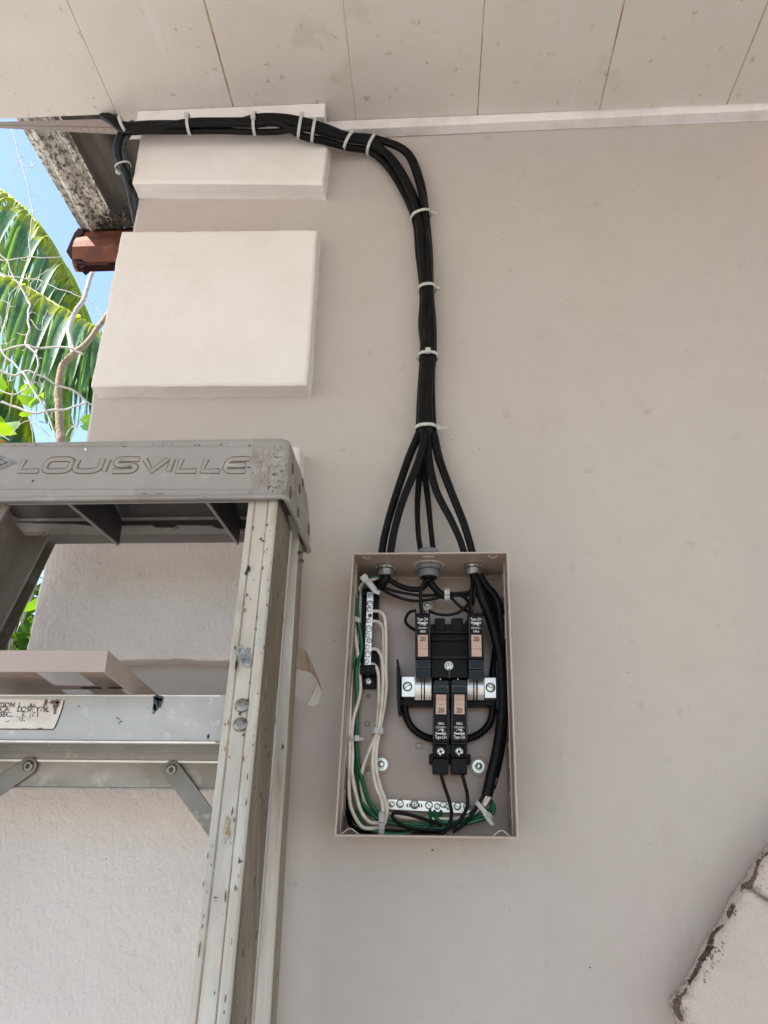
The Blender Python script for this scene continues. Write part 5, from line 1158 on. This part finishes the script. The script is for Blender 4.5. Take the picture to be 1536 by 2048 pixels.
ribbon([((634, 1366, -.084), (643, 1380, -.080)), ((630, 1376, -.086), (644, 1388, -.082)), ((624, 1390, -.089), (639, 1400, -.084)), ((613, 1410, -.092), (634, 1412, -.087)), ((613, 1410.5, -.092), (628, 1415, -.088))], 'cleart', 'clear_end', tp_)
k = B(); k.tube(path([(634, 1366, -.084), (630, 1376, -.086), (624, 1390, -.089), (613, 1410.5, -.092), (628, 1415, -.088), (634, 1409, -.087)], None, 1), .0004, 'tape', 6); k.build('film_edge', tp_)
# ================================================================== VEGETATION OUTSIDE
def leafstrip(bd, p0, d0, L, W, droop, mat, seg=7, roll=0.0, side=None):
    """long folded leaflet that bends under its weight"""
    p = V(p0); d = V(d0).normalized(); vs = []; s = side or d.cross(V((0, 0, 1))).normalized()
    s = (s + V((0, 0, roll))).normalized()
    for i in range(seg + 1):
        t = i / seg; w_ = W * (math.sin(math.pi * min(1, .12 + t * .88)) ** .6) * .5
        nrm = d.cross(s).normalized()
        vs += [p - s * w_ - nrm * w_ * .45, p, p + s * w_ - nrm * w_ * .45]
        d = (d + V((0, 0, -droop / seg))).normalized(); p = p + d * (L / seg)
    c_ = 3 if mat == 'palm' else 0
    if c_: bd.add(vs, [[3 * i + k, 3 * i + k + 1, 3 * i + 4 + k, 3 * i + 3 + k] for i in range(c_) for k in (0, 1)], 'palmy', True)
    bd.add(vs, [[3 * i + k, 3 * i + k + 1, 3 * i + 4 + k, 3 * i + 3 + k] for i in range(c_, seg) for k in (0, 1)], mat, True)
palm = thing('palm_tree', (-4.3, 4.0, 0), 'palm tree with long drooping yellow green fronds beyond the wall end', 'tree')
crown = V((-4.3, 4.0, 4.6))
b = B(); b.tube(smooth([V((-4.3, 4.0, 0)), V((-4.35, 4.05, 1.5)), V((-4.25, 4.0, 3.0)), crown], 6), .15, 'barkb', 14, radii=None); b.build('trunk', palm)
def frond(pts, L0, W, seed, n=46, droop=1.6, bias=0.0):
    rnd = random.Random(seed); pp_ = smooth(pts, 10); b = B(); m = len(pp_)
    b.tube(pp_, .02, 'rachis', 8, radii=[.022 * (1 - .75 * i / m) for i in range(m)])
    for i in range(n):
        t = .10 + .9 * i / n; f = t * (m - 1); j = min(int(f), m - 2); p = pp_[j].lerp(pp_[j + 1], f - j); tg = (pp_[j + 1] - pp_[j]).normalized()
        sd = tg.cross(V((0, 0, 1))).normalized()
        for s_ in (-1, 1):
            d = (sd * s_ * rnd.uniform(.55, .9) + tg * rnd.uniform(.5, .8) + V((0, 0, rnd.uniform(-.35, .10) + bias))).normalized()
            l_ = L0 * (math.sin(math.pi * (.18 + .80 * t)) ** .7) * rnd.uniform(.85, 1.1)
            leafstrip(b, p, d, l_, W * rnd.uniform(.8, 1.15), droop * rnd.uniform(.8, 1.3), 'palm', 10, rnd.uniform(-.5, .5), tg.cross(d).cross(d).normalized() if rnd.random() < .3 else None)
    return b.build('frond', palm)
def F_(lst): return [P(x, y, Y) for x, y, Y in lst]
frond([crown] + F_([(-260, 330, 3.9), (-80, 345, 3.7), (40, 410, 3.5), (120, 520, 3.4), (175, 660, 3.3), (200, 800, 3.3)]), .95, .06, 1, 84, 2.2)
frond([crown] + F_([(-260, 520, 3.6), (-110, 520, 3.3), (20, 560, 3.1), (120, 615, 3.0), (200, 665, 2.9), (290, 760, 2.9)]), 1.05, .062, 2, 84, 2.6)
frond([crown] + F_([(-260, 420, 4.3), (-60, 450, 4.3), (60, 560, 4.2), (110, 700, 4.2), (130, 860, 4.2)]), .9, .11, 3, 50, 2.4)
frond([crown] + F_([(-230, 600, 4.0), (-100, 640, 4.0), (10, 760, 4.0), (60, 900, 4.0), (80, 1050, 4.0)]), .9, .11, 4, 50, 2.4)
frond([crown] + F_([(-350, 250, 4.3), (-420, 350, 4.0), (-480, 560, 3.8)]), .9, .07, 5, 30, 2.2)
frond([crown] + F_([(-400, 500, 4.5), (-560, 560, 4.6), (-700, 760, 4.6)]), .9, .07, 6, 30, 2.2)

# broad leaved tree
lt = thing('broadleaf_tree', (-4.2, 6.2, 0), 'bright green broad-leaved tree filling the gap low behind the palm and the ladder', 'tree')
b = B(); tb = V((-4.2, 6.2, 0)); b.tube(smooth([tb, tb + V((.05, 0, 1.0)), tb + V((.2, -.1, 2.0)), tb + V((.3, -.1, 3.0))], 6), .11, 'barkb', 12)
rnd = random.Random(9); tips = []
for k in range(14):
    a = rnd.uniform(0, 6.28); q = tb + V((.2, -.1, rnd.uniform(1.0, 2.6))); e = q + V((math.cos(a) * rnd.uniform(.6, 1.5), math.sin(a) * rnd.uniform(.6, 1.3), rnd.uniform(.1, .9)))
    pts = smooth([q, q.lerp(e, .5) + V((0, 0, .12)), e], 5); b.tube(pts, .03, 'barkb', 6, radii=[.035 * (1 - .8 * i / len(pts)) for i in range(len(pts))]); tips += pts[4:]
b.build('trunk', lt)
def leaves(bd, cs, n, spread, size, mat, rnd, flat=.7):
    for k in range(n):
        c = rnd.choice(cs) + V((rnd.gauss(0, spread), rnd.gauss(0, spread), rnd.gauss(0, spread * flat)))
        if noise.noise(c * 1.6) < -.12: continue
        s = size * rnd.uniform(.6, 1.25); d = V((rnd.uniform(-1, 1), rnd.uniform(-1, 1), rnd.uniform(-.8, .3))).normalized(); sd = d.cross(V((rnd.uniform(-.5, .5), rnd.uniform(-.5, .5), 1))).normalized(); nn = d.cross(sd)
        vs = [c, c + d * s * .3 + sd * s * .33 + nn * s * .05, c + d * s * .65 + sd * s * .30 + nn * s * .05, c + d * s, c + d * s * .65 - sd * s * .30 + nn * s * .05, c + d * s * .3 - sd * s * .33 + nn * s * .05, c + d * s * .5]
        bd.add(vs, [[0, 1, 6], [1, 2, 6], [2, 3, 6], [3, 4, 6], [4, 5, 6], [5, 0, 6]], mat, True)
b = B(); leaves(b, tips, 5200, .34, .15, 'leaf', rnd); b.build('crown', lt)
# leafy shrub closer, seen between the ladder rail and the wall
sh = thing('leafy_shrub', (-2.6, 2.6, 0), 'nearer leafy shrub with large round leaves behind the ladder and wall end', 'shrub')
b = B(); tips = []
for k in range(30):
    a = rnd.uniform(0, 6.28); q = V((-2.6 + rnd.uniform(-.3, .3), 2.6 + rnd.uniform(-.2, .2), 0)); e = P(rnd.uniform(-160, 150), rnd.uniform(860, 1420), rnd.uniform(2.2, 3.1))
    pts = smooth([q, q.lerp(e, .5) + V((rnd.uniform(-.1, .1), 0, 0)), e], 8); b.tube(pts, .02, 'bark', 6, radii=[.02 * (1 - .7 * i / len(pts)) for i in range(len(pts))]); tips += pts[9:]
b.build('stem', sh)
b = B(); leaves(b, tips, 4200, .20, .12, 'leaf', rnd); b.build('foliage', sh)
# bare tree: stem and a tangle of pale twigs
bt = thing('bare_tree', tuple(P(118, 1900, 1.4)), 'leafless shrub with pale crooked branches in front of the palm', 'shrub')
def br(lst, r0, r1, mat, Y=1.4, k=6, jig=.006):
    pts = path([(x, y, Y + dy) for x, y, dy in lst], None, k); n = len(pts); pts = [p + V((noise.noise(p * 22), 0, noise.noise(p * 22 + V((5, 5, 5))))) * jig for p in pts]
    bb_.tube(pts, r0, mat, 8, radii=[r0 + (r1 - r0) * i / (n - 1) for i in range(n)])
bb_ = B()
br([(150, 2300, 0), (118, 1700, 0), (110, 1300, 0), (124, 1000, 0), (122, 880, 0), (117, 810, 0), (118, 760, 0), (128, 728, 0), (150, 706, 0), (170, 690, .02), (192, 662, .04), (235, 600, .1)], .019, .010, 'barkb', 1.4, 6, .004)
bb_.build('trunk', bt)
bb_ = B()
W_ = .0052
br([(148, 712, 0), (142, 680, .02), (140, 650, .03), (152, 625, .04), (166, 600, .05), (178, 565, .06), (190, 535, .07)], .0105, .0085, 'bark')
bb_.build('branch', bt)
tw = [[(166, 707, 0), (140, 697, -.02), (110, 693, -.03), (78, 697, -.04), (52, 690, -.05), (20, 697, -.05), (-30, 712, -.05)],
      [(52, 690, -.05), (58, 660, -.04), (56, 630, -.02), (60, 610, 0), (50, 590, 0), (38, 568, 0), (28, 555, 0), (14, 525, 0), (0, 508, 0), (-20, 490, 0)],
      [(52, 690, -.05), (68, 705, -.05), (76, 722, -.05), (74, 742, -.05), (62, 765, -.04), (45, 782, -.04), (20, 790, -.04), (-10, 772, -.04)],
      [(0, 698, -.08), (22, 722, -.08), (44, 745, -.08), (60, 768, -.08), (80, 800, -.08), (98, 835, -.07), (110, 872, -.07), (120, 930, -.06)],
      [(0, 742, -.06), (30, 750, -.05), (56, 740, -.05), (80, 752, -.04), (115, 768, -.02), (145, 780, 0), (174, 802, .02), (220, 830, .03)],
      [(0, 804, -.06), (30, 814, -.05), (64, 828, -.05), (90, 822, -.04), (130, 818, -.02), (160, 808, 0), (174, 802, .02)],
      [(0, 520, .1), (30, 519, .1), (60, 513, .1), (95, 516, .1), (130, 510, .12), (160, 498, .13)],
      [(60, 513, .1), (60, 480, .1), (63, 445, .1), (66, 425, .1), (60, 390, .1), (50, 350, .1), (42, 325, .1), (34, 300, .1), (28, 270, .1), (14, 242, .1), (5, 215, .1)],
      [(0, 545, .05), (25, 554, .05), (55, 557, .05), (85, 562, .05), (110, 575, .05), (140, 585, .05), (170, 598, .05), (190, 612, .06), (203, 632, .06)],
      [(85, 562, .05), (78, 575, .04), (68, 582, .04), (60, 572, .04), (70, 558, .04), (88, 545, .04), (104, 535, .04), (112, 528, .04)],
      [(-10, 622, .0), (0, 636, 0), (4, 655, 0), (12, 682, 0), (16, 690, 0)],
      [(0, 690, 0), (18, 686, 0), (32, 676, 0)],
      [(-10, 615, 0), (6, 600, 0), (20, 613, 0), (32, 612, 0)],
      [(64, 828, -.05), (62, 850, -.05), (66, 880, -.05), (60, 930, -.05)],
      [(20, 872, 0), (40, 850, 0), (70, 835, 0)], [(0, 868, 0), (18, 880, 0)], [(78, 852, 0), (96, 870, 0), (112, 880, 0)],
      [(132, 872, 0), (150, 850, 0), (176, 838, .02)], [(140, 880, 0), (160, 835, 0), (176, 812, .02)],
      [(66, 425, .1), (72, 424, .1), (76, 420, .1)], [(34, 315, .1), (44, 312, .1), (52, 306, .1)], [(34, 318, .1), (24, 314, .1)], [(36, 324, .1), (50, 332, .1), (66, 333, .1), (72, 326, .1)], [(36, 326, .1), (28, 340, .1), (25, 352, .1)],
      [(38, 568, 0), (20, 590, 0), (10, 640, 0), (14, 700, 0)], [(60, 640, 0), (80, 660, 0), (86, 640, 0), (96, 620, 0)]]
rnd = random.Random(5)
for i, l in enumerate(tw):
    bb_ = B(); r = .0042 if len(l) > 6 and i < 6 else .0026 if i < 9 else .0018
    if i == 7: r = .0026
    br(l, r, r * .6 if i not in (0, 4, 5) else r * .8, 'bark', 1.35)
    # side twiglets
    for q in range(len(l) // 2):
        x, y, dy = l[rnd.randrange(len(l))]
        if y > 860: continue
        a_ = rnd.uniform(0, 6.28); L_ = rnd.uniform(8, 26)
        br([(x, y, dy), (x + math.cos(a_) * L_ * .5, y + math.sin(a_) * L_ * .5, dy + .01), (x + math.cos(a_ + .6) * L_, y + math.sin(a_ + .6) * L_, dy + .02)], r * .5, r * .2, 'bark', 1.35, 4)
    bb_.build('branch' if i else 'branch', bt)
